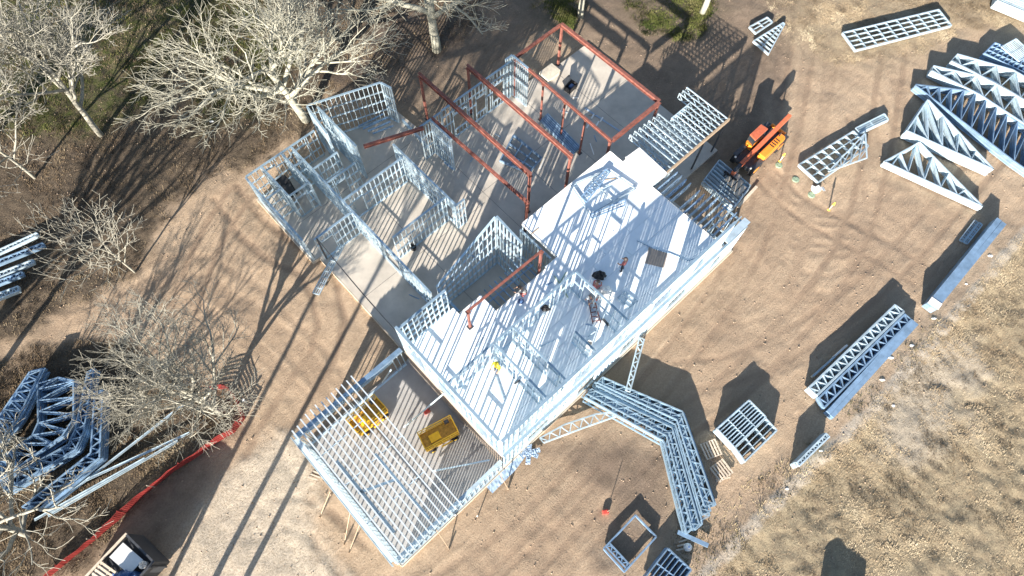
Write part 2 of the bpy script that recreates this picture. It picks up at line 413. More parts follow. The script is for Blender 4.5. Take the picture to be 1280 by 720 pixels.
# timber form boards left along the slab edge
for (a0, b0, a1, b1) in ((8.25, -.17, 31.05, -.17), (-.17, -.17, 8.15, -.17), (-.17, -.1, -.17, 9.5), (7.9, 19.9, 7.9, 27.1), (8.45, 9.7, 8.45, 19.8)):
    bar_obj('form_board', (a0, b0, -.02), (a1, b1, -.02), .04, .36, M['concrete_edge'], slab)
MB().box((32.7, 20.75, .32), (1.5, 1.15, .24)).obj('step', M['concrete_edge'], house)

for p_, q_ in (((8.6, 15.2), (20.4, 15.2)), ((14.4, 9.8), (14.4, 26.8)), ((20.9, 11.2), (20.9, 21.2)), ((25.0, 10.6), (25.0, 21.2)), ((29.2, 10.6), (29.2, 20.8)), ((33.2, 6.5), (33.2, 20.2)), ((20.5, 16.0), (37.0, 16.0)), ((9.0, 23.2), (20.0, 23.2))):
    bar_obj('control_joint', (*p_, FLOOR + .002), (*q_, FLOOR + .002), .022, .003, M['dark'], slab)
STUDS = [0]
def wall(p, q, z0, z1, sp=.41, openings=(), rows=(.33, .66), single=True, m=None, thick=.13, braces=(), hide_plate=False):
    """stud wall from p to q (house plan); z1 a height or (start, end) for a raked top.
    openings: (s0, s1, lo, hi) along the wall, lo/hi above z0"""
    m = m or M['galv']
    z1a, z1b = z1 if isinstance(z1, tuple) else (z1, z1)
    dx, dy = q[0] - p[0], q[1] - p[1]; L = hypot(dx, dy); ang = atan2(dy, dx)
    ha, hb = z1a - z0, z1b - z0
    def ht(s): return ha + (hb - ha) * s / L
    w = MB().bar((0, 0, ha - .03), (L, 0, hb - .03), thick + .02, .06).obj('wall_frame', M['galv_plate'] if m is M['galv'] else m, house, (p[0], p[1], z0), (0, 0, ang))
    def piece(nm, p_, q_, ww, dd): bar_obj(nm, p_, q_, ww, dd, m, w)
    piece('bottom_plate', (0, 0, .025), (L, 0, .025), thick, .05)
    for r in rows:
        cuts = [0.] + [v for o_ in openings if o_[2] < r * ha < o_[3] for v in o_[:2]] + [L]
        for i in range(0, len(cuts) - 1, 2):
            if cuts[i + 1] - cuts[i] > .1: piece('blocking', (cuts[i], 0, r * ht(cuts[i])), (cuts[i + 1], 0, r * ht(cuts[i + 1])), thick * .85, .045)
    for s0, s1, lo, hi in openings:
        if lo > .1: piece('sill', (s0, 0, lo), (s1, 0, lo), thick, .05)
        piece('lintel', (s0, 0, hi), (s1, 0, hi), thick, .10)
    for s0, lo, s1, hi in braces: piece('strap', (s0, -thick / 2 - .008, lo), (s1, -thick / 2 - .008, hi), .012, .12)
    n = max(1, round(L / (sp * .88))); ss = [i * L / n for i in range(n + 1)]
    ss[0] += .02; ss[-1] -= .02
    for s0, s1, lo, hi in openings: ss += [s0, s1]
    jm = MB()
    for s in sorted(ss):
        segs = [(0.05, ht(s) - .06)]
        for s0, s1, lo, hi in openings:
            if s0 + .02 < s < s1 - .02:
                segs = [x for x in ((.05, lo - .03), (hi + .05, ht(s) - .06)) if x[1] - x[0] > .1]
        for lo, hi in segs:
            if single and STUDS[0] < 300:
                bar_obj('stud', (s, 0, lo), (s, 0, hi), .038, thick * .9, m, w, up=(0, -1, 0)); STUDS[0] += 1
            else: jm.bar((s, 0, lo), (s, 0, hi), .038, thick * .9, 0, (0, 1, 0))
    if jm.v: tag(jm.obj('stud_row', m, w), kind='stuff')
    return w

H1 = 3.2
# left wing, single storey
wall((8.15, 26.9), (14.1, 26.9), FLOOR, H1, .45, [(1.2, 2.2, .9, 2.3), (3.6, 5.0, .9, 2.3)])
wall((8.1, 20.0), (8.1, 26.85), FLOOR, H1, .41, [(1.5, 3.1, .8, 2.3), (5.2, 6.2, 1.3, 2.3)])
wall((9.45, 23.6), (9.45, 26.8), FLOOR, H1, .41)
wall((11.15, 23.3), (11.15, 26.8), FLOOR, H1, .41)
wall((9.5, 23.5), (11.1, 23.5), FLOOR, H1, .41, [(.3, 1.1, 0, 2.2)])
wall((8.2, 24.4), (9.4, 24.4), FLOOR, H1, .41)
wall((12.0, 11.1), (12.0, 26.8), FLOOR, H1, .41, [(3.6, 5.4, 0, 2.3), (8.6, 9.5, 0, 2.2)])
wall((8.7, 19.5), (11.9, 19.5), FLOOR, H1, .41, [(.3, 1.3, 0, 2.2)])
wall((12.1, 20.6), (17.3, 20.6), FLOOR, H1 + .1, .41, [(.5, 1.4, 0, 2.2)])
wall((12.1, 22.6), (14.6, 22.6), FLOOR, H1, .41, [(.5, 1.4, 0, 2.2)])
wall((12.1, 24.2), (14.2, 24.2), FLOOR, H1, .41)
wall((11.2, 25.3), (11.95, 25.3), FLOOR, H1, .41)
wall((17.55, 15.0), (17.55, 21.9), FLOOR, 3.4, .30, [(.4, 1.4, 0, 2.2)], (.25, .5, .75), braces=((2, 0, 4.6, 3.2), (4.6, 0, 2, 3.2)))
wall((12.7, 15.9), (17.4, 15.9), FLOOR, 3.4, .41, (), (.33, .66))
wall((17.4, 14.9), (18.3, 14.9), FLOOR, 3.4, .30)
# tall angled bay
wall((14.72, 28.2), (20.05, 26.25), FLOOR, 4.3, .41, (), (.25, .5, .75))
wall((14.35, 25.2), (14.7, 28.1), FLOOR, 4.3, .41, [(.5, 2.0, .6, 2.6)], (.33, .66))
wall((15.2, 22.9), (15.25, 27.6), FLOOR, 4.3, .30, (), (.25, .5, .75), braces=((.3, 0, 3.2, 4), (3.2, 0, .3, 4)))
wall((20.05, 26.2), (20.3, 25.3), FLOOR, 4.3, .3)
wall((20.35, 21.4), (20.55, 25.2), FLOOR, .55, .6, (), ())
# great room
wall((20.6, 18.9), (20.6, 21.1), FLOOR, 4.2, .3, (), (.33, .66))
wall((19.6, 21.2), (21.6, 21.2), FLOOR, 4.2, .3, (), (.33, .66))
wall((21.7, 21.25), (28.7, 21.25), FLOOR, 4.2, .41, [(1.0, 2.4, .8, 2.6), (3.3, 4.3, .8, 2.6), (5.0, 6.2, .8, 2.6)], (.5, .78))
wall((28.9, 19.6), (28.9, 21.3), FLOOR, 4.6, .24, (), (.5,))
wall((28.2, 21.35), (28.9, 21.35), FLOOR, 4.6, .24, (), (.5,))
# tall walls in the stair void
wall((12.4, 10.85), (17.6, 10.85), FLOOR, (4.0, 6.9), .41, (), (.2, .4, .6, .8))
wall((17.7, 8.5), (17.7, 10.85), FLOOR, (6.5, 6.9), .41, (), (.2, .4, .6, .8))
wall((12.35, 8.6), (12.35, 10.7), FLOOR, 4.0, .41, (), (.33, .66))
wall((19.3, 7.3), (19.3, 10.3), FLOOR, 3.9, .35, (), (.5,))
wall((12.5, 6.8), (19.2, 6.8), FLOOR, 3.85, .41, (), (.5,), single=False)
# second storey
wall((8.25, 8.95), (11.9, 8.95), DECK, 7.5, .41, (), (.28, .52, .76))
wall((8.25, .3), (8.25, 8.9), DECK, TOP2, .5, [(.9, 2.1, .7, 2.4), (3.6, 5.4, .4, 2.5), (6.4, 7.9, .7, 2.4)], (.5,), thick=.15)
wall((8.3, .16), (27.6, .16), DECK, TOP2, .41, [(1.2, 2.4, .9, 2.4), (5.6, 7.4, .7, 2.5), (8.9, 10.1, .9, 2.4), (12.4, 14.6, .6, 2.6), (16.4, 17.8, .7, 2.5)], (.33, .66), thick=.16, braces=((2.6, 0, 5.2, 3.8), (10.3, 0, 12.2, 3.8), (14.8, 3.8, 16.2, 0)))
wall((8.4, 4.75), (18.5, 4.75), DECK, 7.0, .61, [(1.0, 2.0, 0, 2.2), (3.9, 5.2, 0, 2.2), (7.2, 8.2, 0, 2.2)], (.5,), thick=.11)
wall((11.9, .3), (11.9, 4.7), DECK, 7.0, .61, [(1.6, 2.5, 0, 2.2)], (.5,), thick=.11)
wall((13.4, .3), (13.4, 4.7), DECK, 7.0, .61, [(.5, 1.4, 0, 2.2)], (.5,), thick=.11)
wall((18.6, .3), (18.6, 4.7), DECK, 7.0, .61, [(2.6, 3.6, 0, 2.2)], (.5,), thick=.11)
wall((16.1, .3), (16.1, 2.2), DECK, 6.2, .61, (), (.5,), thick=.11)
# ground storey under the deck and the garage
wall((8.3, .02), (30.9, .02), FLOOR, 3.85, .41, [(2, 4, .6, 2.4), (6.4, 8.2, 0, 2.4), (10.4, 12.2, .6, 2.4), (15, 17.4, .6, 2.4), (19.6, 21.2, .6, 2.4)], (.33, .66), single=False, braces=((4.4, 0, 6.2, 3.6), (12.6, 0, 14.8, 3.6), (17.6, 3.6, 19.4, 0)))
wall((30.9, .1), (30.9, 2.2), FLOOR, 3.85, .41, single=False)
wall((8.36, .1), (8.36, 9.3), FLOOR, 3.85, .61, (), (), single=False)
for i in range(7): MB().box((8.27, .75 + i * 1.31, 2.0), (.02, 1.30, 3.6)).obj('shade_board', M['ply'], house)  # unseen boards added to keep sun out from under the deck
wall((19.6, 10.35), (28.1, 10.35), FLOOR, 3.85, .61, [(.8, 3.6, 0, 2.6), (4.6, 7.6, 0, 2.6)], (), single=False)
wall((0, .0), (8.1, .0), .14, 3.0, .41, (), (.5,), single=False)
wall((0, .1), (0, 9.3), .14, 3.0, .41, (), (.5,), single=False)
wall((.1, 9.4), (8.0, 9.4), .14, 3.0, .41, [(.5, 3.4, 0, 2.3), (4.2, 7.2, 0, 2.3)], (), single=False)
# garage header beams
for nm, p, q, w, d in (('header_beam', (0, 9.4, 3.14), (8.1, 9.4, 3.14), .30, .26), ('header_beam', (0, 0, 3.10), (8.1, 0, 3.10), .22, .2), ('header_beam', (-.02, .1, 3.1), (-.02, 9.3, 3.1), .26, .2)):
    bar_obj(nm, p, q, w, d, M['galv_blue'] if w == .3 else M['galv'], house)
bar_obj('rim_track', (-.2, -.1, 3.02), (-.2, 9.6, 3.02), .05, .36, M['galv'], house)
for i in range(13):
    a = .12 + i * .385
    e = 10.05 - .25 * (i < 2) + random.uniform(-.06, .06)
    j = bar_obj('roof_joist', (a, -.25, 3.36), (a, e, 3.36), .075, .2, M['galv_bright'], house)
    for b in (2.6, 5.1, 7.4):
        if random.random() < .55 and i < 12: bar_obj('blocking', (a + .03, b, 3.36), (a + .36, b, 3.36), .04, .14, M['galv'], house)
for p, q in (((.8, 4.3, 3.2), (2.9, 3.4, 3.2)), ((1.0, 6.6, 3.2), (1.0, 1.2, 3.2)), ((2.9, 5.4, 3.15), (2.9, .4, 3.15))):
    bar_obj('ceiling_channel', p, q, .16, .1, M['galv'], house)

# deck of white boards
deck = MB()
R_DECK = [(8.2, 12.2, .08, 8.95), (12.2, 14.05, .08, 8.35), (14.05, 18.45, .08, 6.9), (18.45, 19.6, .08, 7.05), (19.6, 28.2, .08, 10.4)]
for a0, a1, b0, b1 in R_DECK:
    deck.box(((a0 + a1) / 2, (b0 + b1) / 2, DECK - .21), (a1 - a0 - .04, b1 - b0 - .04, .36))
deck = deck.obj('deck', M['galv'], house)
for a0, a1, b0, b1 in R_DECK:
    b = b0; row = 0
    while b < b1 - .02:
        be = min(b + 1.22, b1); a = a0 - (1.22 if row % 2 else 0)
        if b1 - be < .25: be = b1
        while a < a1 - .02:
            s, e = max(a, a0), min(a + 2.44, a1)
            if a1 - e < .3: e = a1
            if e - s > .05 and not (s < 24.9 and e > 23.5 and b < 3.2 and be > 2.0 and False):
                p = MB().box(((s + e) / 2, (b + be) / 2, DECK - .012 + random.uniform(-.002, .002)), (e - s - .012, be - b - .012, .024)).obj('deck_panel', M['deckboard'], deck)
            if e == a1: break
            a += 2.44
        if be == b1: break
        b = be; row += 1
# upturned metal edge trim along the open deck sides
for p, q in (((19.62, 10.42), (28.2, 10.42)), ((28.22, .3), (28.22, 10.4)), ((19.58, 7.1), (19.58, 10.4)), ((14.1, 6.93), (18.4, 6.93)), ((12.3, 8.38), (14.0, 8.38))):
    bar_obj('edge_trim', (*p, DECK - .12), (*q, DECK - .12), .03, .30, M['white'], house)

# red steel frames
def ibeam(name, p, q, d=.30, w=.20, parent=house, m=None):
    p = Vector(p); q = Vector(q); t = (q - p); L = t.length; t.normalize()
    up = Vector((0, 0, 1)) if abs(t.z) < .9 else Vector((1, 0, 0))
    sx = t.cross(up).normalized(); sy = t.cross(sx)
    mb = MB(); mb.box((0, d / 2 - .01, L / 2), (w, .02, L)); mb.box((0, -d / 2 + .01, L / 2), (w, .02, L)); mb.box((0, 0, L / 2), (.016, d - .044, L))
    o = mb.obj(name, m or M['red'], parent); o.location = p; o.rotation_mode = 'QUATERNION'
    o.rotation_quaternion = Matrix((sx, sy, t)).transposed().to_quaternion(); return o
def column(a, b, z1, z0=FLOOR, w=.16):
    c = bar_obj('steel_column', (a, b, z0 + .02), (a, b, z1), w, w, M['red'], house)
    MB().box((a, b, z0 + .012), (.34, .34, .02)).obj('base_plate', M['dark'], house)
    MB().box((a, b, z1 - .012), (w + .14, w + .14, .02)).obj('cap_plate', M['red'], house)
ibeam('steel_beam', (22.2, 12.3, 5.2), (22.2, 24.2, 5.2), .36, .22); column(22.2, 12.42, 5.02); column(22.2, 24.1, 5.02)
ibeam('steel_beam', (25.3, 11.45, 5.2), (25.3, 22.4, 5.2), .36, .22); column(25.3, 11.6, 5.02); column(25.3, 22.3, 5.02, -.05)
ibeam('steel_beam', (21.0, 11.3, 4.2), (20.75, 21.2, 4.2), .26, .18); column(21.0, 11.4, 4.05)
ibeam('steel_beam', (28.75, 10.9, 4.45), (28.95, 21.1, 4.45), .22, .16); ibeam('steel_beam', (33.9, 10.85, 4.45), (33.9, 21.1, 4.45), .32, .24)
ibeam('steel_beam', (28.9, 10.85, 4.44), (33.78, 10.85, 4.44), .32, .24); ibeam('steel_beam', (29.05, 21.1, 4.44), (33.78, 21.1, 4.44), .26, .18)
column(33.9, 21.0, 4.3); column(33.9, 10.9, 4.3); column(28.78, 10.95, 4.33); column(28.95, 21.0, 4.33)
for b in (17.9, 15.6, 13.5): column(28.85, b, 4.33, w=.12)
ibeam('steel_beam', (15.6, 22.55, 4.2), (19.75, 20.95, 4.2), .28, .2)
ibeam('steel_beam', (12.1, 7.25, 6.9), (18.1, 7.15, 6.9), .17, .12); column(12.12, 7.25, 6.78, DECK, .13); column(18.05, 7.15, 6.78, FLOOR, .14)

def open_truss(name, p, q, depth, nweb, parent, m, w=.05):
    """an upright open-web joist from p to q (top chord line) as part with sub-parts"""
    p = Vector(p); q = Vector(q); dn = Vector((0, 0, -depth)); t = (q - p).normalized()
    sx = t.cross(Vector((0, 0, 1)))
    root = MB().bar((0, 0, 0), q - p, .075, .05).obj(name, m, parent, p)
    bar_obj('bottom_chord', dn + t * .1, (q - p) + dn - t * .1, .075, .05, m, root)
    jm = MB()
    for i in range(nweb):
        f0, f1 = i / nweb, (i + 1) / nweb
        a = (q - p) * f0; b = (q - p) * f1
        if i % 2 == 0: jm.bar(a, b + dn, w, w)
        else: jm.bar(a + dn, b, w, w)
    for f in (0.002, .998): jm.bar((q - p) * f, (q - p) * f + dn, w, w)
    tag(jm.obj('web', m, root), kind='stuff'); return root
for i in range(7):
    a = 30.35 + i * .48; open_truss('floor_truss', (a, 10.45 - .02 * i, 4.2), (a, 6.6, 4.2), .5, 10, house, M['galv'])
for i in range(8):
    a = 33.7 + i * .42; b1 = 9.3 if i < 5 else 10.5
    open_truss('floor_truss', (a, b1, 4.2), (a, 6.6, 4.2), .5, 8, house, M['galv'])
bar_obj('steel_beam', (29.0, 6.5, 4.05), (36.8, 6.5, 4.05), .14, .3, M['wood'], house)
bar_obj('rim_track', (33.6, 9.36, 4.05), (35.6, 9.36, 4.05), .05, .5, M['galv'], house)
for a in (34.2, 36.6): bar_obj('post', (a, 6.55, FLOOR), (a, 6.55, 3.9), .11, .11, M['dark'], house)
for i in range(15):
    b = .7 + i * .41
    if i in (9,): continue
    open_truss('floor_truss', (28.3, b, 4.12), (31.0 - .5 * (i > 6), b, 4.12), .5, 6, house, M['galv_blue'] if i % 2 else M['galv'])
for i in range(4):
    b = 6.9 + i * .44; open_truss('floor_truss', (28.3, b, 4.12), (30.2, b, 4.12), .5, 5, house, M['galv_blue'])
MB().box((29.9, .25, 4.1), (2.4, .5, .06)).obj('corner_sheet', M['galv'], house)
# joists across the stair void
for i in range(9):
    a = 14.3 + i * .46
    bar_obj('void_joist', (a, 6.95, 3.1), (a, 8.9, 3.1), .05, .2, M['galv_blue'], house)
bar_obj('void_joist', (14.1, 8.0, 3.22), (18.4, 8.0, 3.22), .08, .06, M['galv_blue'], house)

# ------------------------------------------------------------------ stacked trusses and panels on the site
def sample(poly, f):
    L = [0]
    for p, q in zip(poly[:-1], poly[1:]): L.append(L[-1] + (q - p).length)
    d = f * L[-1]
    for i in range(len(poly) - 1):
        if d <= L[i + 1] + 1e-9: return poly[i].lerp(poly[i + 1], (d - L[i]) / max(1e-9, L[i + 1] - L[i]))
    return poly[-1].copy()

ORD = ('first', 'second', 'third', 'fourth', 'fifth', 'sixth', 'seventh', 'eighth', 'ninth', 'tenth', 'eleventh')
def under(n, k, below, label):
    t = ' '.join(w_ for w_ in (below or label).replace('topmost ', '').split())
    t = ORD[n - 1 - k] + ' one down: ' + t
    return ' '.join(t.split()[:16])
def truss_stack(name, label, cat, group, top_px, bot_px, z_top, n=5, dz=.10, nweb=10, m=None, jitter=.03, below=None, cw=.09, z_base=0., webw=.06):
    """n flat-lying trusses; chord lines given where the uppermost truss is seen. Topmost has its parts, those under it are plain copies"""
    m = m or M['galv']
    T = [at(x, y, z_top) for x, y in top_px]; B = [at(x, y, z_top) for x, y in bot_px]
    c = sum(T + B, Vector()) / (len(T) + len(B)); c.z = 0
    T = [p - c for p in T]; B = [p - c for p in B]
    for p in T + B: p.z = 0
    wl_ = []
    for i in range(nweb):
        f0, f1 = i / nweb, (i + 1) / nweb
        a, b = (sample(T, f0), sample(B, f1)) if i % 2 == 0 else (sample(B, f0), sample(T, f1))
        if (a - b).length > .15: wl_.append((a, b))
    ends = [(T[0], B[0]), (T[-1], B[-1])]
    wl_ += [e for e in ends if (e[0] - e[1]).length > .12]
    whole = MB()
    for P in (T, B):
        for a, b in zip(P[:-1], P[1:]): whole.bar(a, b, cw, dz * .92)
    for a, b in wl_: whole.bar(a, b, webw, dz * .6)
    wm = whole.mesh(name + '_simple', m)
    for k in range(n):
        z = z_top - dz * (n - 1 - k) - dz / 2
        if z < z_base: continue
        off = Vector((random.uniform(-jitter, jitter), random.uniform(-jitter, jitter), z))
        if k == n - 1:
            r = empty(name, c + off, 0, label, cat, group)
            for nm, P in (('top_chord', T), ('bottom_chord', B)):
                mb = MB()
                for a, b in zip(P[:-1], P[1:]): mb.bar(a, b, cw, dz * .92)
                mb.obj(nm, m, r)
            for a, b in wl_: bar_obj('web', a, b, webw, dz * .6, m, r)
        else:
            o = link(name, wm, None, c + off); tag(o, under(n, k, below, label), cat, group)

def panel_stack(name, label, cat, group, px, z_top, nx, ny, n=4, dz=.10, m=None, jitter=.03, below=None, skip=(), sw=.04):
    """n flat-lying wall panels; px = four corners of the uppermost one"""
    m = m or M['galv']
    P = [at(x, y, z_top) for x, y in px]; c = sum(P, Vector()) / 4; c.z = 0
    P = [p - c for p in P]
    for p in P: p.z = 0
    rim = MB(); st = []
    for i in range(4): rim.bar(P[i], P[(i + 1) % 4], .08, dz * .92)
    for i in range(1, nx):
        if i in skip: continue
        f = i / nx; st.append((P[0].lerp(P[1], f), P[3].lerp(P[2], f)))
    for j in range(1, ny):
        f = j / ny; st.append((P[0].lerp(P[3], f), P[1].lerp(P[2], f)))
    whole = MB(); whole.v = list(rim.v); whole.f = list(rim.f); whole.m = list(rim.m)
    for a, b in st: whole.bar(a, b, sw, dz * .7)
    wm = whole.mesh(name + '_simple', m)
    for k in range(n):
        z = z_top - dz * (n - 1 - k) - dz / 2
        off = Vector((random.uniform(-jitter, jitter), random.uniform(-jitter, jitter), z))
        if k == n - 1:
            r = empty(name, c + off, 0, label, cat, group); rim.obj('frame', m, r)
            for a, b in st: bar_obj('stud', a, b, sw, dz * .7, m, r)
        else: tag(link(name, wm, None, c + off), under(n, k, below, label), cat, group)

# --- triangular roof trusses, upper right
GT = 'triangular roof trusses stacked at the upper right'
truss_stack('roof_truss', 'topmost triangular steel truss of the stack nearest the two green lids', 'truss', GT, [(1106, 202), (1150, 178), (1229, 258)], [(1106, 202), (1229, 258)], .62, 6, .1, 12, M['galv'], below='steel truss underneath in the triangular stack nearest the green lids', cw=.11)
truss_stack('roof_truss', 'topmost triangular steel truss of the thick stack with white lower edge', 'truss', GT, [(1134, 163), (1160, 124), (1242, 211)], [(1134, 163), (1242, 211)], .95, 9, .1, 12, M['galv'], below='steel truss underneath in the thick triangular stack with white lower edge', cw=.11)
truss_stack('roof_truss', 'topmost long blue-grey truss crossed with many webs between triangular stacks', 'truss', GT, [(1145, 105), (1222, 114), (1300, 170)], [(1145, 106), (1267, 200), (1290, 216)], .75, 7, .1, 22, M['galv_blue'], below='blue-grey truss underneath the long many-webbed truss', cw=.10)
truss_stack('roof_truss', 'topmost truss of the long stack just above the many-webbed one', 'truss', GT, [(1167, 82), (1237, 98), (1320, 150)], [(1165, 88), (1225, 118), (1320, 180)], .8, 8, .1, 12, M['galv'], below='truss underneath in the long stack just above the many-webbed one', cw=.13)
truss_stack('roof_truss', 'topmost truss of the long stack under the dark panel corner', 'truss', GT, [(1197, 67), (1267, 87), (1340, 130)], [(1190, 75), (1250, 106), (1340, 158)], .9, 9, .1, 12, M['galv'], below='truss underneath in the long stack by the dark panel corner', cw=.13)
panel_stack('stud_wall', 'topmost grey wall panel cut by the right edge behind the triangular trusses', 'wall panel', 'wall panels cut by the right edge', [(1231, 66), (1244, 53), (1295, 72), (1284, 92)], .7, 3, 9, 7, below='grey wall panel underneath the one behind the triangular trusses', m=M['galv_blue'])
panel_stack('stud_wall', 'small louvred grey panel leaning on the stack at the right edge', 'wall panel', None, [(1252, 58), (1270, 48), (1290, 66), (1274, 76)], .85, 9, 2, 1)
panel_stack('stud_wall', 'topmost panel of the stack with a white side in the top right corner', 'wall panel', 'panel stack in the top right corner', [(1247, 0), (1254, -26), (1330, 0), (1320, 30)], .9, 12, 2, 9, below='panel under the topmost one in the top right corner')
panel_stack('stud_wall', 'topmost gridded grey wall panel lying on the straw at the top right', 'wall panel', 'gridded panels on the straw', [(1054, 40), (1174, 11), (1190, 31), (1070, 62)], .40, 9, 4, 3, below='gridded grey wall panel under the topmost one on the straw')
panel_stack('stud_wall', 'topmost panel of the dark framed stack beside the green lids', 'wall panel', 'panels beside the green lids', [(999, 205), (1067, 163), (1086, 182), (1023, 227)], .38, 7, 3, 3, below='framed panel underneath in the stack beside the green lids')
truss_stack('gable_truss', 'small triangular frame lying on the panel stack beside the green lids', 'truss', None, [(1036, 214), (1082, 166), (1084, 197)], [(1036, 214), (1084, 197)], .6, 1, .1, 9)
panel_stack('channel_bundle', 'short bundle of grey channels poking out above the panel stack', 'channel', None, [(1070, 160), (1106, 142), (1111, 149), (1075, 166)], .3, 2, 3, 3)
panel_stack('stud_wall', 'narrow triangular-ended louvred panel by the dark shadow at the top', 'wall panel', None, [(942, 51), (979, 28), (981, 30), (961, 67)], .3, 8, 2, 2, below='louvred panel underneath the triangular-ended one at the top')
panel_stack('stud_wall', 'small rectangular frame just above the triangular louvred panel', 'wall panel', None, [(937, 33), (959, 21), (966, 27), (945, 41)], .3, 2, 2, 2, below='small rectangular frame underneath its twin above the louvred panel')

# --- long bundles on the right
def channel_stack(name, label, cat, group, px, z_top, rows, layers, m, cap=None):
    """a bundle of long channels, each its own object; px = corners (end a, end a, end b, end b)"""
    P = [at(x, y, z_top) for x, y in px]; dz = z_top / layers
    for k in range(layers):
        for j in range(rows):
            f = (j + .5) / rows
            a = P[0].lerp(P[1], f); b = P[3].lerp(P[2], f); z = dz * (k + .5)
            w = (P[0] - P[1]).length / rows * .94
            e = (b - a).normalized() * random.uniform(-.06, .06)
            a = Vector((a.x, a.y, z)) + e; b = Vector((b.x, b.y, z)) + e
            o = bar_obj(name, a, b, w, dz * .95, m); tag(o, ORD[layers - 1 - k] + ' layer down, ' + ('soil side: ' if j == 0 else 'grass side: ') + label, cat, group)
channel_stack('steel_channel', 'long channel in the narrow wrapped bundle', 'channel', 'channels in the long bundle beside the grass', [(1247, 271), (1259, 280), (1172, 386), (1161, 377)], .85, 2, 4, M['galv_blue'])
E_ = empty('wrap_band', at(1247, 271, 0), 0, 'white sheet band wrapped over the lower end of the long bundle', 'wrapping')
q = [at(x, y,   .88) for x, y in ((1160, 378), (1173, 387), (1178, 380), (1165, 371))]
E_.location = (q[0].x, q[0].y, 0)
mb = MB(); mb.prism([(p.x - q[0].x, p.y - q[0].y) for p in q], .865, .885)
mb.obj('sheet', M['white'], E_)
panel_stack('ladder_truss', 'small ladder-like frame lying in the shadow of the long bundle', 'frame', None, [(1200, 300), (1219, 275), (1223, 278), (1204, 302)], .15, 8, 2, 1)
panel_stack('ladder_truss', 'second small ladder-like frame closest to the long bundle', 'frame', None, [(1205, 303), (1224, 278), (1228, 281), (1209, 305)], .15, 8, 2, 1)
truss_stack('floor_truss_bundle', 'topmost open-web truss on the left row of the bundle by the grass', 'truss', 'open-web trusses in the bundle by the grass', [(1012, 485), (1120, 381)], [(1022, 494), (1131, 389)], .75, 7, .1, 26, M['galv'], below='open-web truss underneath on the left row of the bundle by the grass', cw=.12)
truss_stack('floor_truss_bundle', 'topmost open-web truss on the middle row of the bundle by the grass', 'truss', 'open-web trusses in the bundle by the grass', [(1024, 497), (1132, 392)], [(1031, 509), (1140, 399)], .68, 6, .1, 24, M['galv_blue'], below='open-web truss underneath on the middle row of the bundle by the grass', cw=.12)
channel_stack('steel_channel', 'flat channel beside the open-web bundle', 'channel', 'channels beside the open-web truss bundle', [(1034, 513), (1042, 523), (1148, 405), (1141, 398)][0:2] + [(1148, 406), (1140, 398)], .6, 2, 4, M['galv_blue'])
for i, (p, q) in enumerate((((1015, 471), (1043, 446)), ((1042, 446), (1058, 432)), ((1012, 484), (1040, 461)))):
    a = at(*p, .2); b = at(*q, .2)
    tag(bar_obj('loose_channel', a, b, .12, .3, M['white' if i == 1 else 'galv']), ('grey channel lying in shadow left of the open-web bundle', 'pale channel end sticking out at the left of the open-web bundle', 'channel against the lower left end of the open-web bundle')[i], 'channel')
truss_stack('floor_truss_bundle', 'topmost narrow truss standing at the grass edge below the open-web bundle', 'truss', 'narrow trusses at the grass edge', [(996, 578), (1033, 541)], [(999, 582), (1037, 545)], 1.0, 10, .1, 14, M['galv'], below='narrow truss underneath at the grass edge below the open-web bundle')

# --- box of stacked frames, lower right
panel_stack('framed_wall', 'topmost grid frame of the square stack beside the pallets', 'wall panel', 'square frame stack beside the pallets', [(897, 536), (937, 500), (958, 521), (919, 559)], .92, 3, 7, 9, .1, below='grid frame underneath in the square stack beside the pallets', skip=())
panel_stack('framed_wall', 'topmost frame of the lower half of the square stack by the pallets', 'wall panel', 'square frame stack beside the pallets', [(920, 560), (958, 523), (972, 538), (932, 577)], .82, 3, 3, 8, .1, below='frame underneath in the lower half of the square stack by the pallets')
panel_stack('window_buck', 'topmost open rectangular frame lying near the bottom edge', 'wall panel', 'open rectangular frames near the bottom', [(795, 644), (821, 671), (781, 715), (755, 686)], .32, 1, 1, 3, .1, below='open rectangular frame underneath near the bottom edge', m=M['galv_blue'])
truss_stack('web_strip', 'short webbed strip inside the open rectangular frame', 'truss', None, [(757, 683), (783, 711)], [(762, 679), (787, 706)], .3, 2, .1, 8, M['galv_blue'], below='short webbed strip underneath inside the open frame')
panel_stack('framed_wall', 'topmost slatted frame cut by the bottom edge beside the white jug', 'wall panel', 'slatted frames cut by the bottom edge', [(835, 685), (864, 712), (840, 742), (806, 722)], .7, 6, 2, 7, .1, below='slatted frame underneath at the bottom edge beside the white jug', m=M['galv_blue'])
panel_stack('framed_wall', 'stacked frame just below the picture in the dry grass', 'wall panel', 'frames below the picture', [(1030, 772), (1046, 757), (1085, 790), (1066, 808)], 1.2, 6, 3, 8, .15)

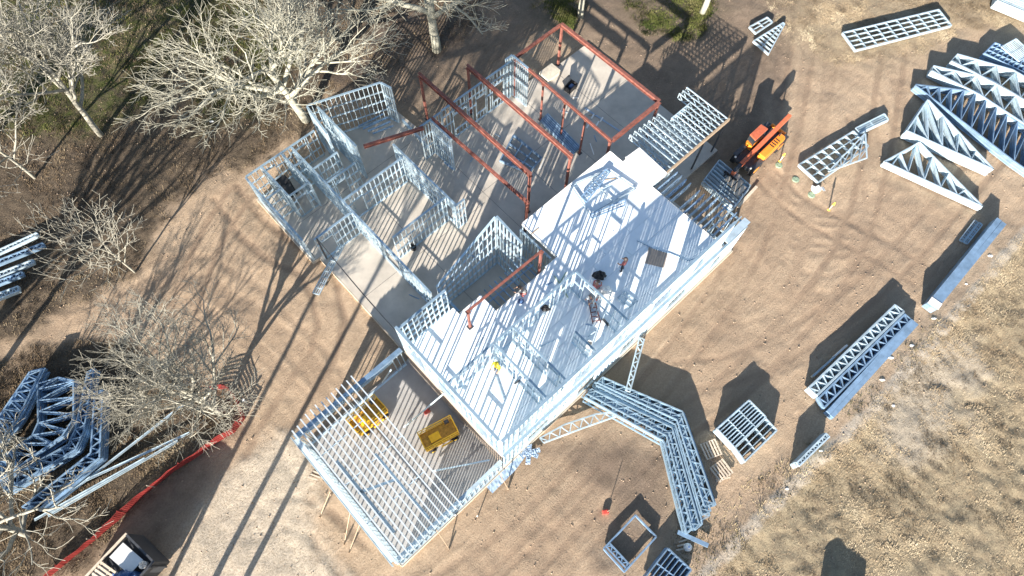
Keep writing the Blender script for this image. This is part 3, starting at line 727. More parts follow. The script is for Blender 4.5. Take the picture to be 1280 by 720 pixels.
# --- bent trusses, lower middle
GB = 'bent trusses fanned on the soil right of the house'
def lerp2(p, q, f): return (p[0] + (q[0] - p[0]) * f, p[1] + (q[1] - p[1]) * f)
outer = [(756, 470), (856, 513), (896, 628)]; inner = [(731, 496), (830, 551), (850, 640)]
lab = ('outermost bent truss of the fan beside the pallets', 'second bent truss of the fan from the pallets', 'third bent truss of the fan from the pallets', 'innermost bent truss of the fan nearest the wheel ruts')
for i in range(4):
    f0 = i * .25; f1 = f0 + .27
    o = [lerp2(outer[k], inner[k], f0) for k in range(3)]; n_ = [lerp2(outer[k], inner[k], f1) for k in range(3)]
    ext = (0, 14, 26, 30)[i]
    o[2] = (o[2][0] + ext * .16, o[2][1] + ext * .75); n_[2] = (n_[2][0] + ext * .30, n_[2][1] + ext * .9)
    o[0] = (o[0][0] + (0, -4, 3, 2)[i], o[0][1] + (0, 2, 3, -3)[i])
    truss_stack('bent_truss', lab[i], 'truss', GB, o, n_, .84 - .04 * i, 8, .1, 28, M['galv_plate'], .16, below='bent truss lying under the ' + lab[i].split(' of')[0], cw=.08, webw=.05)
truss_stack('lattice_truss', 'single lattice truss propped between the bent trusses and the open soil', 'truss', None, [(800, 422), (783, 488)], [(806, 424), (788, 490)], 1.1, 1, .12, 12, M['galv'])
truss_stack('lattice_truss', 'slender arched truss lying between the blue sheet and the bent trusses', 'truss', None, [(675, 547), (706, 530), (745, 517), (772, 514)], [(680, 553), (725, 536), (770, 520)], .5, 1, .12, 14, M['galv'])

# --- bent trusses at the left
GL = 'blue bent trusses stacked in the brush at the left'
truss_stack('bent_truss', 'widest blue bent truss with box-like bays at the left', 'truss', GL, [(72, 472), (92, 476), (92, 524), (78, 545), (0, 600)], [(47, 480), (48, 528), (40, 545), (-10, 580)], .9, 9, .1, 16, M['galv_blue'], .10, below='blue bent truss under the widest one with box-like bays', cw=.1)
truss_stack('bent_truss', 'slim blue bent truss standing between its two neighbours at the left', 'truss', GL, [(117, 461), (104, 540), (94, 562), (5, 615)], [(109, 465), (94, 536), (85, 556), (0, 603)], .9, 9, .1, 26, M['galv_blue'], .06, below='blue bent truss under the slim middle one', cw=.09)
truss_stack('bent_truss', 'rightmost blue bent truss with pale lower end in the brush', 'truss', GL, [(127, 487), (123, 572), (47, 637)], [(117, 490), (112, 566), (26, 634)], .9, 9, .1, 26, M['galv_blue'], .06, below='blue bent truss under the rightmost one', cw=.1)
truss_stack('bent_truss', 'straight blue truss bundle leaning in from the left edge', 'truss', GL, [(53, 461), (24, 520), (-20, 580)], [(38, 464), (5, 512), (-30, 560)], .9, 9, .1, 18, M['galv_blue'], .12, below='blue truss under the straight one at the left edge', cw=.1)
for i, (a, b, c_, d_) in enumerate((((45, 291), (-30, 325), (47, 294), (-30, 331)), ((53, 303), (-30, 335), (55, 307), (-30, 341)), ((41, 324), (-30, 351), (42, 328), (-30, 358)), ((28, 339), (-30, 360), (29, 343), (-30, 366)), ((22, 357), (-30, 376), (23, 363), (-30, 384)))):
    truss_stack('straight_truss', ('uppermost of the five pale trusses jutting in from the left edge', 'longest of the five pale trusses jutting in from the left edge', 'middle truss of the five jutting in from the left edge', 'fourth truss down of the five jutting in from the left edge', 'lowest truss of the five jutting in from the left edge')[i], 'truss', 'trusses jutting in from the left edge', [a, b], [c_, d_], .5, 1, .3, 16, M['galv_blue' if i % 2 else 'galv'], cw=.08)
for i, (p, q) in enumerate((((234, 502), (70, 630)), ((237, 541), (108, 600)), ((222, 551), (60, 645)), ((181, 573), (43, 650)))):
    a = at(*p, .25 + .1 * i); b = at(*q, .25 + .1 * i)
    r = empty('steel_channel_length', (a + b) / 2, 0, ('topmost long grey channel running under the bare tree', 'long grey channel closest to the orange netting', 'long grey channel crossing the two beside the netting', 'shortest grey channel beside the blue bent trusses')[i], 'channel')
    h_ = (b - a) / 2
    sx = h_.normalized().cross(Vector((0, 0, 1)))
    bar_obj('web', -h_, h_, .14, .012, M['galv'], r)
    for s_ in (-1, 1): bar_obj('flange', -h_ + sx * .07 * s_, h_ + sx * .07 * s_, .012, .06, M['galv'], r)

# ------------------------------------------------------------------ pallets
def pallet(label, px, z=.0, rz_extra=0, group='timber pallets', parent_z=0):
    P = [at(x, y, z + .14) for x, y in px]; c = sum(P, Vector()) / 4; d = P[1] - P[0]
    r = empty('pallet', (c.x, c.y, z), atan2(d.y, d.x) + rz_extra, label, 'pallet', group)
    for i in range(3): bar_obj('stringer', (-.56, -.5 + .5 * i, .07), (.56, -.5 + .5 * i, .07), .045, .09, M['palewood'], r)
    for i in range(6): bar_obj('board', (-.5 + i * .2, -.53, .126), (-.5 + i * .2, .53, .126), .10, .02, M['palewood'], r)
    for i in range(3): bar_obj('board', (-.5 + i * .5, -.53, .014), (-.5 + i * .5, .53, .014), .10, .02, M['palewood'], r)
    return r
pallet('slatted timber pallet touching the bent trusses', [(875, 555), (894, 548), (903, 567), (884, 576)])
pallet('broken timber pallet lying below the slatted one', [(889, 585), (907, 576), (916, 590), (896, 600)], .02, .15)
p = gat(905, 602)
for k in range(3): tag(bar_obj('loose_plank', (p.x - .5, p.y + .1 * k, p.z + .05), (p.x + .45, p.y + .28 + .15 * k, p.z + .06 + .03 * k), .1, .03, M['palewood']), ('lowest', 'middle', 'highest')[k] + ' loose plank fallen beside the broken pallet', 'plank', 'loose planks by the broken pallet')

# ------------------------------------------------------------------ scissor lifts
M['ochre'] = mat('worn_yellow_floor', (.42, .24, .035), .6, 0, .45, 7)
def scissor_lift(label, px):
    z = 1.95
    P = [at(x, y, z) for x, y in px]; c = sum(P, Vector()) / 4; d = (P[1] - P[0]) + (P[2] - P[3])
    r = empty('scissor_lift', (c.x, c.y, .14), atan2(d.y, d.x), label, 'scissor lift', 'yellow scissor lifts in the garage')
    L, Wd = 2.3, 1.16; Y = M['yellow']
    MB().box((0, 0, .42), (2.2, .9, .34)).obj('chassis', Y, r, bevel=.03)
    for sx in (-1, 1):
        for sy in (-1, 1):
            w = MB().tube([(sx * .78, sy * .46, .24), (sx * .78, sy * .62, .24)], .24, 16).obj('wheel', M['black'], r)
            MB().tube([(sx * .78, sy * .60, .24), (sx * .78, sy * .63, .24)], .12, 12).obj('hub', Y, w)
    for k in range(3):
        z0 = .62 + k * .12
        for sy in (-1, 1):
            bar_obj('scissor_arm', (-.95, sy * .3, z0), (.95, sy * .3, z0 + .12), .05, .1, Y, r)
            bar_obj('scissor_arm', (.95, sy * .24, z0), (-.95, sy * .24, z0 + .12), .05, .1, Y, r)
    pl = MB().box((0, 0, 1.06), (L, Wd, .07)).obj('platform', M['ochre'], r)
    MB().box((0, Wd / 2 - .02, 1.15), (L, .02, .14)).obj('toe_board', Y, pl); MB().box((0, -Wd / 2 + .02, 1.15), (L, .02, .14)).obj('toe_board', Y, pl)
    MB().box((L / 2 - .02, 0, 1.15), (.02, Wd - .06, .14)).obj('toe_board', Y, pl); MB().box((-L / 2 + .02, 0, 1.15), (.02, Wd - .06, .14)).obj('toe_board', Y, pl)
    for zz in (1.55, 2.08):
        for sy in (-1, 1): bar_obj('guard_rail', (-L / 2, sy * (Wd / 2 - .02), zz), (L / 2, sy * (Wd / 2 - .02), zz), .05, .05, Y, r)
        for sx in (-1, 1): bar_obj('guard_rail', (sx * (L / 2 - .02), -Wd / 2, zz), (sx * (L / 2 - .02), Wd / 2, zz), .05, .05, Y, r)
    for i in range(5):
        for sy in (-1, 1): bar_obj('rail_post', (-L / 2 + .02 + i * (L - .04) / 4, sy * (Wd / 2 - .02), 1.1), (-L / 2 + .02 + i * (L - .04) / 4, sy * (Wd / 2 - .02), 2.1), .045, .045, Y, r)
    for sx in (-1, 1): bar_obj('rail_post', (sx * (L / 2 - .02), 0, 1.1), (sx * (L / 2 - .02), 0, 2.1), .045, .045, Y, r)
    MB().box((.75, .38, 1.75), (.3, .2, .35)).obj('control_box', M['dark'], r, bevel=.02)
    MB().box((-.3, .0, 1.16), (.7, .5, .12)).obj('tool_tray', Y, r, bevel=.02)
    MB().box((.2, -.62, .45), (.8, .06, .25)).obj('battery_cover', Y, r, bevel=.02)
    return r
scissor_lift('yellow scissor lift partly under the open roof joists', [(431, 522), (467, 492), (484, 512), (450, 545)])
scissor_lift('yellow scissor lift standing clear of the roof joists on the garage floor', [(522, 542), (562, 520), (574, 540), (532, 562)])
g = at(534, 515, .14); r = empty('fuel_can', (g.x, g.y, .14), .6, 'red fuel can on the garage floor between the lifts', 'fuel can')
MB().box((0, 0, .2), (.42, .28, .4)).obj('body', M['redplastic'], r, bevel=.06); MB().tube([(.12, 0, .38), (.26, 0, .52)], .035, 8).obj('spout', M['black'], r); MB().box((-.05, 0, .44), (.2, .04, .05)).obj('handle', M['redplastic'], r, bevel=.01)

# ------------------------------------------------------------------ telehandler
def telehandler():
    a = at(930, 198, 1.4); b = at(970, 160, 1.4); d = b - a
    c = at(950, 184, 1.0)
    r = empty('telehandler', (c.x, c.y, 0), atan2(d.y, d.x), 'orange telehandler with lowered red boom on the shadow edge', 'telehandler')
    O = M['orange']; r.scale = (1.16, .94, 1)
    MB().box((0, 0, .85), (3.9, 1.5, .4)).obj('chassis', M['dark'], r, bevel=.05)
    for sx in (-1.35, 1.35):
        for sy in (-1, 1):
            w = MB().tube([(sx, sy * .72, .6), (sx, sy * 1.08, .6)], .6, 22).obj('wheel', M['black'], r)
            MB().tube([(sx, sy * 1.06, .6), (sx, sy * 1.1, .6)], .3, 16).obj('rim', O, w)
    for sx in (-1.35, 1.35):
        for sy in (-1, 1): MB().box((sx, sy * .92, 1.26), (1.1, .4, .06)).obj('fender', M['dark'], r, bevel=.02)
    # engine pod on the lower right, cab on the other side
    hd = MB().prism([(-.9, -1.05), (1.35, -1.05), (1.5, -.9), (1.5, -.42), (-.9, -.42)], .9, 1.62).obj('engine_hood', O, r, bevel=.06)
    for i in range(4): MB().box((.2 + .22 * i, -.72, 1.63), (.07, .42, .012)).obj('vent', M['black'], hd)
    MB().prism([(-.75, .38), (.65, .38), (.65, 1.08), (-.55, 1.08), (-.75, .9)], .9, 1.5).obj('cab_base', O, r, bevel=.04)
    MB().prism([(-.65, .42), (.55, .42), (.5, 1.04), (-.5, 1.04)], 1.5, 2.18).obj('cab_glass', M['glass'], r, bevel=.03)
    MB().prism([(-.72, .38), (.65, .38), (.62, 1.08), (-.6, 1.08)], 2.18, 2.3).obj('cab_roof', M['darkorange'], r, bevel=.04)
    for x, y in ((-.66, .42), (.58, .42), (-.52, 1.04), (.54, 1.04)): bar_obj('cab_post', (x, y, 1.5), (x, y, 2.2), .06, .06, M['black'], r)
    MB().bar((-2.2, 0, 1.25), (2.75, 0, 2.02), .32, .40).obj('boom', M['darkorange'], r, bevel=.03)
    MB().bar((-2.9, 0, 1.12), (-2.2, 0, 1.24), .27, .32).obj('boom_section', M['dark'], r, bevel=.02)
    MB().bar((-2.75, 0, 1.1), (-3.05, 0, .5), .3, .34).obj('boom_head', M['darkorange'], r, bevel=.03)
    MB().box((-3.15, 0, .6), (.08, 1.2, .75)).obj('carriage', M['black'], r)
    for sy in (-.4, .4):
        f = MB(); f.box((-3.22, sy, .5), (.06, .13, .9)); f.box((-3.8, sy, .07), (1.2, .13, .05)); f.obj('fork', M['dark'], r)
    MB().bar((-1.4, .0, .9), (.1, 0, 1.25), .12, .12).obj('lift_cylinder', M['galv'], r)
    MB().box((1.98, 0, 1.0), (.2, 1.4, .5)).obj('counterweight', O, r, bevel=.05)
    MB().tube([(1.2, -.55, 1.6), (1.2, -.55, 2.05)], .05, 10).obj('exhaust_pipe', M['black'], r)
    for sy in (-.95, .95): MB().tube([(-1.95, sy * .8, 1.25), (-2.02, sy * .8, 1.25)], .08, 10).obj('headlight', M['white'], r)
telehandler()
# frames and boards in front of the forks
panel_stack('framed_wall', 'topmost frame of the stack between the house corner and the telehandler', 'wall panel', 'frames stacked in front of the telehandler', [(879, 226), (899, 200), (938, 232), (917, 259)], .75, 7, 2, 6, .1, below='frame underneath in the stack in front of the telehandler')
for i in range(4):
    a = at(908 + 4 * i, 226 + 6 * i, .8); b = at(922 + 3 * i, 212 + 7 * i, .8)
    tag(bar_obj('timber_board', a, b, .34, .05, M['palewood']), ('first', 'second', 'third', 'last')[i] + ' pale board down, lying across the frame stack by the telehandler', 'plank', 'boards across the frame stack by the telehandler')
for (pa, pb) in (((922, 259), (946, 233)),):
    tag(bar_obj('long_plank', at(*pa, .1), at(*pb, .1), .22, .06, M['palewood']), 'pale plank on the ground along the frame stack by the telehandler', 'plank')

# ------------------------------------------------------------------ site bits
def stake(label, x, y, h=1.1):
    p = gat(x, y); r = empty('marker_stake', p, random.random() * 3, label, 'marker stake')
    MB().box((0, 0, h / 2), (.07, .07, h)).obj('post', M['palewood'], r)
    mb = MB(); mb.tube([(0, 0, h - .35), (0, 0, h)], [.10, .04], 10); mb.obj('cap', M['stakeyellow'], r)
    mb = MB(); mb.tube([(0, 0, .0), (0, 0, .06)], [.12, .1], 10); mb.obj('base', M['stakeyellow'], r)
stake('yellow marker post by the telehandler and a green lid', 975, 201)
stake('yellow marker post alone on the soil below the panel stack', 1037, 261)
for lb, x, y in (('round green tank lid left of the other two', 974, 206), ('round green tank lid in the open soil', 995, 224), ('round green tank lid beside the white box', 1015, 243)):
    p = gat(x, y); r = empty('tank_hatch', p, 0, lb, 'tank lid', 'green tank lids')
    MB().tube([(0, 0, -.1), (0, 0, .03)], .28, 24).obj('rim', M['green'], r); MB().tube([(0, 0, .031), (0, 0, .05)], [.25, .23], 24).obj('cover', M['green'], r)
    for k in range(4): MB().box((.16 * cos(k * pi / 2), .16 * sin(k * pi / 2), .055), (.04, .04, .02)).obj('bolt', M['dark'], r)
p = gat(1020, 238); r = empty('white_box', p, .5, 'white cardboard box beside a green lid', 'box')
MB().box((0, 0, .2), (.5, .4, .4)).obj('carton', M['white'], r); MB().bar((.25, -.2, .4), (.5, -.25, .3), .38, .012).obj('flap', M['white'], r); MB().bar((-.25, .1, .4), (-.42, .3, .46), .38, .012).obj('flap', M['white'], r)
p = gat(757, 640); r = empty('fuel_canister', p, .2, 'red canister on a stake standing alone on the soil', 'canister')
MB().box((0, 0, .14), (.4, .28, .26)).obj('body', M['redplastic'], r, bevel=.05); MB().box((.1, 0, .6), (.035, .035, 1.2)).obj('post', M['wood'], r)
p = gat(859, 684); r = empty('white_jug', p, .4, 'white plastic jug beside the channel at the bottom', 'jug')
MB().tube([(0, 0, 0), (0, 0, .06), (0, 0, .32), (0, 0, .42), (0, 0, .5)], [.2, .24, .24, .12, .06], 14).obj('body', M['white'], r, smooth=True); MB().tube([(0, 0, .5), (0, 0, .54)], .07, 10).obj('cap', M['bluefab'], r)
tag(bar_obj('loose_channel', at(847, 665, .25), at(885, 682, .25), .26, .14, M['galv_blue']), 'short blue channel lying below the bent trusses', 'channel')
for k in range(4):
    p = gat(851 + 2 * k, 688 - 3 * k); tag(bar_obj('timber_scrap', p + Vector((-.3, .1 * k, .08)), p + Vector((.25, .12 + .12 * k, .1)), .09, .05, M['palewood']), 'short timber offcut beside the white jug', 'offcut', 'offcuts by the jug')
# crumpled blue sheeting beside the right wall
def strip(pts, w, mat_, name, z=.08, wav=.05):
    vs = []; fs = []
    n = 26
    P = [sample(pts, i / n) for i in range(n + 1)]
    for i, p in enumerate(P):
        t = (P[min(i + 1, n)] - P[max(i - 1, 0)]).normalized(); s_ = Vector((-t.y, t.x, 0))
        for j in range(5):
            f = (j - 2) / 2; vs.append(tuple(p + s_ * (f * w / 2) + Vector((0, 0, z + random.uniform(0, wav)))))
    for i in range(n):
        for j in range(4): a = i * 5 + j; fs.append((a, a + 1, a + 6, a + 5))
    me = bpy.data.meshes.new(name); me.from_pydata(vs, [], fs); me.materials.append(mat_)
    return me
pts = [at(612, 613), at(640, 585), at(660, 558)]
c = at(640, 585)
r = empty('blue_sheeting', c, 0, 'long blue plastic sheet with a crumpled end beside the house wall', 'plastic sheet')
o = link('strip', strip([p - c for p in pts], .52, M['bluetarp'], 'strip'), r); sm = o.modifiers.new('thick', 'SOLIDIFY'); sm.thickness = .02
for k in range(6):
    a = k * 1.05 + 3.6; q0 = at(661, 566) - c
    q1 = q0 + Vector((cos(a) * random.uniform(.45, .95), sin(a) * random.uniform(.4, .8), 0))
    o = link('fold', strip([q0, q1], .30, M['bluetarp'], 'fold', .10, .09), r); sm = o.modifiers.new('thick', 'SOLIDIFY'); sm.thickness = .02
# timber props bracing the garage walls
for lb, ft, tp in (('timber prop at the left corner of the garage wall', (400, 646), (413, 614)), ('timber prop in the middle of the garage end wall', (430, 680), (438, 640)), ('timber prop below the middle of the garage end wall', (436, 690), (450, 655)), ('timber prop near the bottom corner of the long garage wall', (561, 686), (545, 662)), ('timber prop by the blue sheet along the house wall', (635, 611), (622, 588))):
    f = gat(*ft); hz = 2.0
    t_ = at(*tp, hz); r = empty('timber_prop', f, 0, lb, 'timber prop', 'timber props around the garage')
    d = t_ - f
    bar_obj('prop', (0, 0, 0), d, .04, .07, M['wood'], r); MB().box((0, 0, .12), (.08, .08, .5)).obj('ground_stake', M['wood'], r)
for k, (x, y) in enumerate(((597, 646), (570, 645))):
    p = gat(x, y); r = empty('ground_peg', p, k, ('short timber peg with white tip on the soil below the garage', 'short timber peg beside the garage wall')[k], 'peg')
    MB().box((0, 0, .3), (.06, .06, .6)).obj('post', M['wood'], r); MB().box((0, 0, .62), (.09, .09, .1)).obj('tip', M['white'], r)
for k in range(5):
    p = gat(392 + 3 * k, 598 - 4 * k); tag(bar_obj('timber_scrap', p + Vector((-.35, .05, .06)), p + Vector((.3, -.1 - .05 * k, .09)), .09, .04, M['palewood']), 'timber offcut at the left garage corner', 'offcut', 'offcuts at the left garage corner')
# braces inside the garage: silver poles
for lb, p, q, zp, zq in (('silver diagonal pole in the shaded part of the garage', (541, 589), (612, 575), .5, 2.6), ('silver pole leaning from the deck over the lifts', (505, 534), (555, 492), .3, 3.6), ('silver pole at the rear corner of the garage', (478, 478), (489, 462), 1.0, 3.0)):
    tag(bar_obj('brace_pole', at(*p, zp), at(*q, zq), .09, .06, M['galv']), lb, 'brace pole')
# frame ladder lying half on the slab at the left
panel_stack('ladder_truss', 'pale ladder-like frame lying over the slab edge at the left', 'frame', None, [(391, 366), (424, 305), (430, 307), (399, 368)], .28, 9, 3, 1)
# dark cable strung from the left wing to the second storey
cp = [hxy(8.9, 19.4, 3.3), hxy(8.6, 15.4, 3.6), hxy(8.2, 8.95, 7.2)]
mb = MB(); mb.tube([cp[0].lerp(cp[2], t) + Vector((0, 0, -.5 * sin(pi * t))) - cp[0] for t in [i / 12 for i in range(13)]], .035, 6)
tag(mb.obj('cable', M['dark'], None, cp[0]), 'dark cable strung from the left wing to the deck corner', 'cable')
tag(bar_obj('brace_pole', hxy(8.8, 19.4, .25), hxy(8.9, 19.4, 3.2), .08, .08, M['dark']), 'dark upright pole at the start of the cable', 'brace pole')

# ------------------------------------------------------------------ things on the slab
panel_stack('stud_wall', 'topmost blue frame lying on the slab under the red beams', 'wall panel', 'blue frames on the slab', [(625, 200), (642, 168), (677, 197), (661, 215)], .55, 3, 3, 3, .1, M['galv_blue'], below='blue frame underneath on the slab under the red beams')
for i in range(6):
    a = at(676 + 1.6 * i, 151 - 1.6 * i, .45 - .03 * (i % 2)); b = at(717 + 1.6 * i, 193 - 1.6 * i, .45 - .03 * (i % 2))
    tag(bar_obj('steel_channel', a, b, .1, .3, M['galv_blue']), ('first', 'second', 'third', 'fourth', 'fifth', 'sixth')[i] + ' blue channel, counted from the tool side, between the thin red columns', 'channel', 'blue channels between the thin red columns')
tag(bar_obj('flat_strip', at(731, 135, .22), at(775, 164, .22), .14, .03, M['bluetarp']), 'long bright blue strip lying on the far slab', 'strip')
p = at(713, 111, FLOOR); r = empty('tool_chest', p, YAW + .1, 'black open tool chest on the far end of the slab', 'tool chest')
mb = MB(); mb.box((0, 0, .06), (.95, .6, .1)); mb.box((0, .3, .25), (.95, .05, .45)); mb.box((0, -.3, .25), (.95, .05, .45)); mb.box((.47, 0, .25), (.05, .6, .45)); mb.box((-.47, 0, .25), (.05, .6, .45)); mb.obj('bin', M['black'], r)
MB().bar((0, .32, .48), (0, .6, .85), .9, .03).obj('lid', M['dark'], r)
MB().box((.1, 0, .2), (.4, .3, .2)).obj('tray', M['bluefab'], r)
def bucket(label, p, m, name='bucket', rr=.17, hh=.36):
    r = empty(name, p, 0, label, 'bucket')
    MB().tube([(0, 0, 0), (0, 0, hh)], [rr * .85, rr], 14, cap=False).obj('pail', m, r); MB().tube([(0, 0, 0), (0, 0, .03)], rr * .83, 14).obj('bottom', m, r)
    mb = MB(); mb.tube([(rr, 0, hh), (rr * .7, .02, hh + .12), (0, .04, hh + .17), (-rr * .7, .02, hh + .12), (-rr, 0, hh)], .012, 5); mb.obj('handle', M['dark'], r)
bucket('black bucket beside the lower room wall on the slab', at(517, 311, FLOOR), M['black'], rr=.24, hh=.42)
for i in range(4):
    a = at(448 + 6 * i, 158 + 3 * i, .5 + .2 * i); b = at(480 + 4 * i, 142 + 5 * i, .3 + .2 * i)
    tag(bar_obj('steel_channel', a, b, .14, .06, M['galv_blue']), ('first', 'second', 'third', 'fourth')[i] + ' blue channel from the bay wall, heaped on the bay floor', 'channel', 'blue channels heaped in the angled bay')
p = at(362, 243, FLOOR); r = empty('black_cabinet', p, YAW, 'black crate standing in the small rooms of the left wing', 'crate')
mb = MB(); mb.box((0, 0, .9), (.95, .8, 1.8)); mb.obj('shell', M['black'], r, bevel=.03); MB().box((0, -.41, .9), (.8, .02, 1.6)).obj('door', M['dark'], r)
for i, (x, y) in enumerate(((741, 146), (747, 155), (752, 150), (735, 158))):
    p = at(x, y, FLOOR); tag(bar_obj('offcut', p + Vector((-.12, -.2, .03)), p + Vector((.1, .25, .04)), .12, .05, M['white']), 'white offcut on the slab beside the thin red columns', 'offcut', 'white offcuts on the slab')

# ------------------------------------------------------------------ things on the deck
D = DECK + .004
q = [at(x, y, 4.6) for x, y in ((781, 198), (799, 186), (832, 216), (815, 231))]
c = sum(q, Vector()) / 4; d = q[3] - q[0]
for k in range(5):
    L, Wd = (q[3] - q[0]).length, (q[1] - q[0]).length
    o = MB().box((0, 0, 0), (L - .1 * random.random(), Wd - .12 * random.random(), .075)).obj('white_sheathing', M['white'], None, (c.x + random.uniform(-.12, .12), c.y + random.uniform(-.1, .1), 4.26 + .08 * k), (0, 0, atan2(d.y, d.x) + random.uniform(-.06, .06)))
    tag(o, 'topmost white board in the pile across the open joists' if k == 4 else ('lowest', 'second lowest', 'middle', 'second highest')[k] + ' white board in the pile across the open joists', 'board', 'white boards piled on the joists')
panel_stack('stud_wall', 'blue wall panel lying flat in the middle of the far deck', 'wall panel', None, [(714, 232), (760, 212), (795, 236), (738, 268)], D + .20, 2, 2, 1, .1, M['galv'])
panel_stack('stud_wall', 'blue laddered panel lying across the corner of the flat one on the deck', 'wall panel', None, [(726, 246), (757, 211), (762, 215), (733, 252)], D + .32, 9, 2, 1, .1, M['galv_blue'])
panel_stack('stud_wall', 'blue webbed panel on the near side of the flat one on the deck', 'wall panel', None, [(738, 268), (783, 248), (781, 256), (740, 272)], D + .32, 8, 2, 1, .1, M['galv_blue'])
P4 = [at(x, y, D) for x, y in ((811, 309), (835, 316), (830, 335), (806, 329))]
c = sum(P4, Vector()) / 4
o = MB().prism([((p - c).x, (p - c).y) for p in P4], 0, .02).obj('plywood_sheet', M['ply'], None, (c.x, c.y, D + .012)); tag(o, 'brown plywood sheet lying flat on the white deck', 'plywood')

def crumple(name, label, cat, p, sx, sy, sz, m, seed=1):
    rnd = random.Random(seed); bm = bmesh.new(); bmesh.ops.create_icosphere(bm, subdivisions=3, radius=1)
    for v in bm.verts:
        k = 1 + rnd.uniform(-.22, .22); v.co = Vector((v.co.x * sx * k, v.co.y * sy * k, max(0, v.co.z + .25) * sz * (1 + rnd.uniform(-.3, .3))))
    me = bpy.data.meshes.new(name); bm.to_mesh(me); bm.free(); me.materials.append(m)
    return tag(link(name, me, None, p), label, cat)
crumple('tarp_heap', 'black tarp heap on the deck above the workers', 'tarp', at(749, 345, D), .42, .30, .3, M['black'], 3)
crumple('white_bag', 'white bag of material between the two workers on the deck', 'bag', at(752, 366, D), .75, .42, .4, M['white'], 4)
crumple('tool_bag', 'black tool bag near the deck opening', 'bag', at(682, 386, D), .3, .2, .28, M['black'], 5)
crumple('tool_bag', 'small dark bag at the edge of the stair opening', 'bag', at(651, 377, D), .2, .16, .2, M['bluefab'], 6)
bucket('black topped white bucket near the long right wall', at(736, 431, D), M['white'])
tag(bar_obj('dark_bar', at(753, 398, D + .08), at(761, 407, D + .08), .14, .12, M['dark']), 'dark steel bar lying on the deck below the stepladder', 'bar')
tag(bar_obj('dark_bar', at(841, 354, 6.2), at(845, 348, 6.2), .12, .16, M['black']), 'black clamp on the outer face of the long right wall', 'clamp')
p = at(742, 388, D); r = empty('stepladder', p, 1.75, 'reddish stepladder lying by the workers on the deck', 'stepladder')
for sy in (-.25, .25): bar_obj('rail', (-.9, sy, .08), (.9, sy * .75, .1), .05, .07, M['red'], r)
for i in range(6): bar_obj('rung', (-.75 + .3 * i, -.24, .1), (-.75 + .3 * i, .24, .1), .05, .04, M['red'], r)
panel_stack('door_buck', 'pale blue frame leaning flat near the long wall on the deck', 'frame', None, [(772, 372), (781, 364), (797, 376), (787, 384)], D + .1, 2, 2, 1, .08)
tag(bar_obj('brace_pole', at(735, 421, D + .05), at(757, 405, D + .9), .05, .05, M['galv']), 'thin grey brace between bucket and dark bar on the deck', 'brace pole')
tag(bar_obj('brace_pole', at(620, 470, D + .05), at(630, 501, D + .06), .07, .05, M['galv']), 'grey pole lying in front of the worker in the yellow vest', 'brace pole')
tag(bar_obj('brace_pole', at(643, 480, D + .05), at(650, 475, D + .1), .1, .08, M['dark']), 'short dark bar on the sunlit deck near the vest worker', 'bar')
for i, (p, q) in enumerate((((700, 355), (693, 345)), ((700, 355), (710, 372)), ((700, 353), (708, 340)))):
    tag(bar_obj('hose', at(*p, D + .06), at(*q, D + .06), .06, .05, M['green']), 'green hose piece draped by the deck wall corner', 'hose', 'green hose on the deck')
# air hose snaking over the deck
hp_ = [at(x, y, D + .03) for x, y in ((796, 301), (815, 310), (838, 317), (860, 326), (872, 322))]
mb = MB(); mb.tube([p - hp_[0] for p in hp_], .03, 6); tag(mb.obj('air_hose', M['galv_blue'], None, hp_[0]), 'thin hose curving over the deck past the plywood sheet', 'hose')

